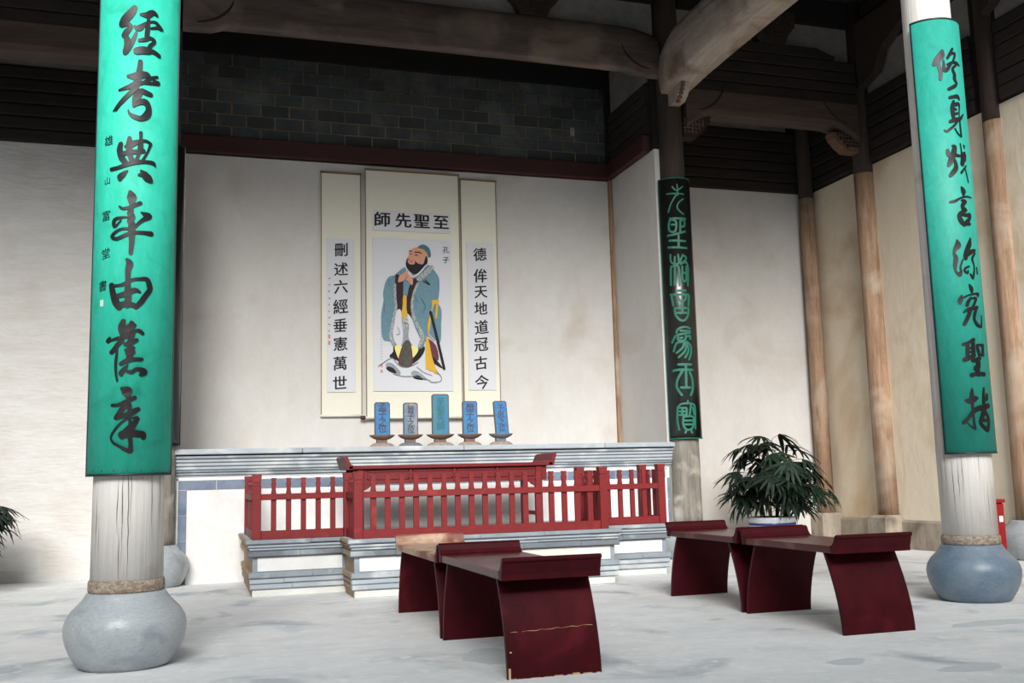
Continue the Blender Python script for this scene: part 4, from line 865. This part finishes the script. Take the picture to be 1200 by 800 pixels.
for i in range(9):
    z = 3.55 - i * .083
    mb = strokes_mesh([[((1.560 + rs.uniform(-.012, .004)) * 1000, z * 1000, 5), ((1.566 + rs.uniform(-.004, .016)) * 1000, (z + rs.uniform(-.012, .012)) * 1000, 6)], [(1562, z * 1000 + 10, 4), (1564, z * 1000 - 14, 5)]], mp, .001, 0, mb)
tl.part(mb, 'small_inscription', INK_FLAT)
for z in (2.79, 2.71): tl.part(MB().box(1.548, 1.576, mp(0, 0, 0)[1] - .0015, mp(0, 0, 0)[1], z, z + .05), 'red_seal', SEALRED)
tr, mp = scroll(3.285, 3.772, 1.84, 4.948, [(3.352, 3.715, 2.15, 4.10)], 'narrow hanging scroll of black calligraphy right of the painted scroll')
for ch, x, z, s in [('德', 3.532, 3.941, .17), ('侔', 3.531, 3.655, .18), ('天', 3.534, 3.437, .17), ('地', 3.529, 3.221, .17), ('道', 3.533, 2.973, .18), ('冠', 3.522, 2.743, .18), ('古', 3.514, 2.503, .17), ('今', 3.523, 2.253, .18)]:
    tr.part(glyph_mesh([(ch, x, z, s)], mp, .001, .022, 1, .07), 'character', INK_FLAT)
tc, mp = scroll(2.02, 3.248, 1.80, 4.985, [(2.118, 3.128, 4.19, 4.45), (2.105, 3.130, 2.13, 4.09)], 'wide central hanging scroll painted with a bearded scholar in blue robes', rod=True)
for ch, x, z, s in [('師', 2.235, 4.335, .185), ('先', 2.506, 4.335, .185), ('聖', 2.748, 4.335, .185), ('至', 3.003, 4.335, .185)]:
    tc.part(glyph_mesh([(ch, x, z, s)], mp, .001, .03, 1.1, 0), 'character', INK_FLAT)
for ch, x, z in (('孔', 3.063, 3.97), ('子', 3.06, 3.835)): tc.part(glyph_mesh([(ch, x, z, .085)], mp, .001, .012, 1, .06), 'small_character', INK_FLAT)
keys = list(FIG); fm = [FIG[k] for k in keys]
mb = MB(); d_ = .0006
for item in FIGURE_SHAPES.split(';'):
    k, p = item.split(':'); pts = [tuple(int(a) / 1000 for a in q.split(',')) for q in p.split()]
    n = len(pts); sm = []
    for i in range(n):                          # Catmull-Rom so painted contours are rounded
        p0, p1, p2, p3 = pts[i - 1], pts[i], pts[(i + 1) % n], pts[(i + 2) % n]
        for t_ in (0, .33, .67): sm.append(tuple(.5 * (2 * p1[c] + (p2[c] - p0[c]) * t_ + (2 * p0[c] - 5 * p1[c] + 4 * p2[c] - p3[c]) * t_ ** 2 + (3 * p1[c] - p0[c] - 3 * p2[c] + p3[c]) * t_ ** 3) for c in (0, 1)))
    from mathutils.geometry import tessellate_polygon
    tri = tessellate_polygon([[Vector((x, z, 0)) for x, z in sm]])
    mb.add([mp(x, z, d_) for x, z in sm], [tuple(q) for q in tri], keys.index(k))
    d_ += .00045
for item in FIGURE_LINES.split(';'):
    k, p = item.split(':'); st = [tuple(int(a) for a in q.split(',')) for q in p.split()]
    L, R = ribbon_outline(st); n = len(L)
    mb.add([mp(x / 1000, z / 1000, d_) for x, z in L + R], [(i, i + 1, n + i + 1, n + i) for i in range(n - 1)], keys.index(k)); d_ += .0002
tc.part(mb, 'painted_figure', fm)
mb = MB()
for i in range(16):
    z = 3.07 - i * .036; mb = strokes_mesh([[(2205 - rs.uniform(0, 6), z * 1000, 3), (2214, z * 1000 - 6, 4)], [(2208, z * 1000 + 8, 3), (2210, z * 1000 - 10, 3)]], mp, .001, 0, mb)
tc.part(mb, 'small_inscription', mat('pale_ink', rgb(120, 116, 116), rough=.9))
for z in (2.43, 2.36): tc.part(MB().box(2.195, 2.222, mp(0, 0, 0)[1] - .0015, mp(0, 0, 0)[1], z, z + .04), 'red_seal', SEALRED)

# ================================================================== benches
def bench(x0, x1, y0, y1, top, label, m_top=LACQ_TOP, m_end=LACQ, chips=False, far_end=None, crackline=False):
    t = Thing('lacquered_bench', ((x0 + x1) / 2, (y0 + y1) / 2, 0), label, 'bench', 'maroon lacquered benches with upturned ends')
    zt = top
    t.part(MB().box(x0, x1, y0 + .02, y1 - .02, zt - .045, zt), 'bench_top', [m_top], .004)
    for s, ye in ((-1, y0), (1, y1)):
        mm = m_end if s < 0 or far_end is None else far_end
        prof = [(ye - s * .075, zt), (ye - s * .050, zt + .008), (ye - s * .030, zt + .030), (ye - s * .016, zt + .062), (ye + s * .004, zt + .072), (ye + s * .016, zt + .066), (ye + s * .018, zt + .052), (ye + s * .006, zt + .044), (ye - s * .004, zt + .004), (ye - s * .012, zt - .018), (ye - s * .010, zt - .046), (ye - s * .06, zt - .046)]
        t.part(MB().prism(prof, x0 - .004, x1 + .004, 'x'), 'upturned_end', mm, .002)
    # curved leg panels: splay outward as they come down
    for s, ye in ((-1, y0), (1, y1)):
        n = 36; out = []; inn = []
        for i in range(n + 1):
            u = i / n; z = (zt - .045) * (1 - u)
            y = ye - s * .15 * (1 - u) ** 1.7
            out.append((y + s * .0, z)); inn.append((y - s * .024, z))
        k = n + 1
        vs = [(x0 + .012 * (1 - 1), y, z) for y, z in out] + [(x1, y, z) for y, z in out] + [(x0, y, z) for y, z in inn] + [(x1, y, z) for y, z in inn]
        vs = []
        for arr in (out, inn):
            for i, (y, z) in enumerate(arr):
                q = .014 * math.sin(PI * min(1, i / n)) 
                vs.append((x0 + .014, y, z))
            for i, (y, z) in enumerate(arr):
                q = .014 * math.sin(PI * min(1, i / n))
                vs.append((x1 - .014, y, z))
        fs = []
        for i in range(n):
            fs += [(i, i + 1, k + i + 1, k + i), (2 * k + i, 3 * k + i, 3 * k + i + 1, 2 * k + i + 1), (i, 2 * k + i, 2 * k + i + 1, i + 1), (k + i, k + i + 1, 3 * k + i + 1, 3 * k + i)]
        fs += [(0, k, 3 * k, 2 * k), (n, 2 * k + n, 3 * k + n, k + n)]
        mq = MB().add(vs, fs)
        o = t.part(mq, 'leg_panel', LACQ)
        if chips and s < 0:
            rr = random.Random(9); mb = MB(); xx = x0 + .02
            while xx < x1 - .03:
                w = rr.uniform(.02, .06); hgt = rr.uniform(.002, .010); mb.box(xx, min(xx + w, x1 - .022), out[-1][0] - .0015, out[-1][0] + .003, 0, hgt); xx += w + rr.uniform(0, .03)
            mb.box(x0 + .0185, x0 + .030, out[-1][0] - .002, out[-1][0] + .02, 0, .055)
            mb.box(x0 + .018 + .012, x0 + .04, out[-9][0] - .003, out[-9][0] + .02, .128, .134)
            t.part(mb, 'chipped_edge', CHIP)['kind'] = 'stuff'
        if crackline and s < 0:
            i = int(n * .53); L = []
            for j in range(17):
                q = j / 16; y, z = out[i]; z += -.006 + .014 * q + .003 * math.sin(j * 2.3)
                L.append((x0 + .04 + (x1 - x0 - .08) * q, y - .0015, z, .0010 + .0006 * math.sin(j * 1.7)))
            mb = MB(); vs = [(x, y, z + w) for x, y, z, w in L] + [(x, y, z - w) for x, y, z, w in L]
            mb.add(vs, [(j, j + 1, 17 + j + 1, 17 + j) for j in range(16)]); t.part(mb, 'scratch', CHIP)
    return t
bench(1.500, 2.035, 5.035, 6.450, .532, 'nearest maroon bench of the left pair, with a scratch across its chipped front leg panel', chips=True, crackline=True)
bench(1.500, 2.035, 6.505, 7.93, .520, 'rear maroon bench of the left pair, with a bare tan top and end', m_top=TAN_TOP, far_end=TAN_TOP)
bench(3.785, 4.330, 5.475, 6.635, .535, 'nearest maroon bench of the right pair, its front leg panel facing the camera')
bench(3.785, 4.330, 6.685, 7.86, .538, 'rear maroon bench of the right pair, beside the corner of the platform')

# ================================================================== potted palms
def palm(px, py, H, R, seed, n_leaf, label, pot_r=.29, pot_h=.45, only=None):
    t = Thing('potted_palm', (px, py, 0), label, 'plant', 'potted lady palms by the walls')
    rr = random.Random(seed)
    t.part(MB().lathe([(pot_r * .62, 0), (pot_r * .66, .03), (pot_r * .9, pot_h * .45), (pot_r, pot_h * .8), (pot_r * .98, pot_h - .06), (pot_r * 1.08, pot_h - .03), (pot_r * 1.08, pot_h), (pot_r * .96, pot_h), (pot_r * .94, pot_h - .05)], px, py, 36), 'pot', POT)
    t.part(MB().lathe([(pot_r * 1.002, pot_h * .78), (pot_r * 1.008, pot_h * .84), (pot_r * 1.0, pot_h - .07)], px, py, 36), 'blue_band', POT_BLUE)
    t.part(MB().lathe([(.02, pot_h - .045), (pot_r * .94, pot_h - .05)], px, py, 24), 'soil', SOIL)
    # one palmate leaf mesh family, shared
    fam = []
    for q in range(5):
        r2 = random.Random(seed * 10 + q); nb = r2.choice((6, 7, 8, 8)); mb = MB()
        for b in range(nb):
            a = -1.25 + 2.5 * b / (nb - 1) + r2.uniform(-.07, .07); L = r2.uniform(.24, .34) * (1 - .12 * abs(a)); w = r2.uniform(.017, .025)
            pts = []
            for k in range(6):
                u = k / 5; rad = L * u; droop = -.26 * L * 1.6 * u * u - r2.uniform(0, .02) * u
                pts.append((Vector((math.sin(a) * rad, math.cos(a) * rad, droop)), w * (math.sin(PI * min(1, .12 + u * .85)) ** .7) * (1 if k < 5 else .15)))
            side = Vector((math.cos(a), -math.sin(a), 0)); vs = []
            for p, ww in pts: vs += [p - side * ww, p + Vector((0, 0, -.004)), p + side * ww]
            mb.add(vs, [(3 * k, 3 * k + 1, 3 * k + 4, 3 * k + 3) for k in range(5)] + [(3 * k + 1, 3 * k + 2, 3 * k + 5, 3 * k + 4) for k in range(5)])
        o = mb.build('leaf', LEAF if q % 2 else LEAF_D); fam.append(o)
    stems = MB(); used = set()
    canes = [(rr.uniform(-.16, .16), rr.uniform(-.16, .16), rr.uniform(.35, 1.0)) for _ in range(11)]
    for i in range(n_leaf):
        cx, cy, ch = canes[i % len(canes)]
        az_ = rr.uniform(0, 2 * PI); hz = pot_h + (H - pot_h) * (.12 + .80 * (rr.random() ** .8) * ch)
        reach = R * rr.uniform(.25, .74) * (1 - .45 * ((hz - pot_h) / (H - pot_h)) ** 2)
        base = Vector((px + cx, py + cy, pot_h - .05)); node = Vector((px + cx * 1.6, py + cy * 1.6, hz - .10))
        tip = Vector((px + cx + math.cos(az_) * reach, py + cy + math.sin(az_) * reach, hz + rr.uniform(0, .08)))
        mid = (node + tip) / 2 + Vector((0, 0, .05))
        stems.tube([base, (base + node) / 2, node], [.009, .008, .006], 5)
        stems.tube([node, mid, tip], [.004, .003, .003], 4)
        src = fam[i % 5]
        if i % 5 not in used: o = src; used.add(i % 5)
        else: o = share(src, 'leaf')
        o.parent = t.e
        o.location = tip - Vector((px, py, 0))
        sc = rr.uniform(.85, 1.2); o.scale = (sc, sc, sc)
        o.rotation_euler = (rr.uniform(-.75, .1), rr.uniform(-.35, .35), az_ - PI / 2)
    t.part(stems, 'stem', STEM)
palm(6.90, 11.3, 1.60, .74, 4, 120, 'potted lady palm with drooping dark fans, behind the right benches')
palm(-2.36, 11.5, 1.22, .76, 8, 110, 'potted lady palm cut off by the left edge of the picture')

# ================================================================== red fire cabinet
t = Thing('fire_cabinet', (7.75, 8.6, 0), 'narrow red fire cabinet half hidden behind the right front column', 'cabinet')
t.part(MB().box(7.610, 7.905, 8.520, 8.720, 0, .62), 'cabinet_body', EXT_RED, .006)
t.part(MB().box(7.600, 7.922, 8.510, 8.730, .632, .668), 'cabinet_lid', EXT_RED, .006)
t.part(MB().box(7.620, 7.895, 8.530, 8.710, .62, .632), 'lid_gap', EXT_DARK)
t.part(MB().box(7.635, 7.875, 8.512, 8.520, .03, .60), 'door', EXT_RED, .003)
t.part(MB().box(7.825, 7.872, 8.508, 8.512, .44, .50), 'label', EXT_LABEL)
# small crumbled outline at the foot of the left wall
for a in ((-2.34, -2.325, .02, .22), (-2.325, -2.22, .205, .215)):
    MB().box(a[0], a[1], YB - .022, YB, a[2], a[3]).build('repair_line', WOOD_TAN, wl_)
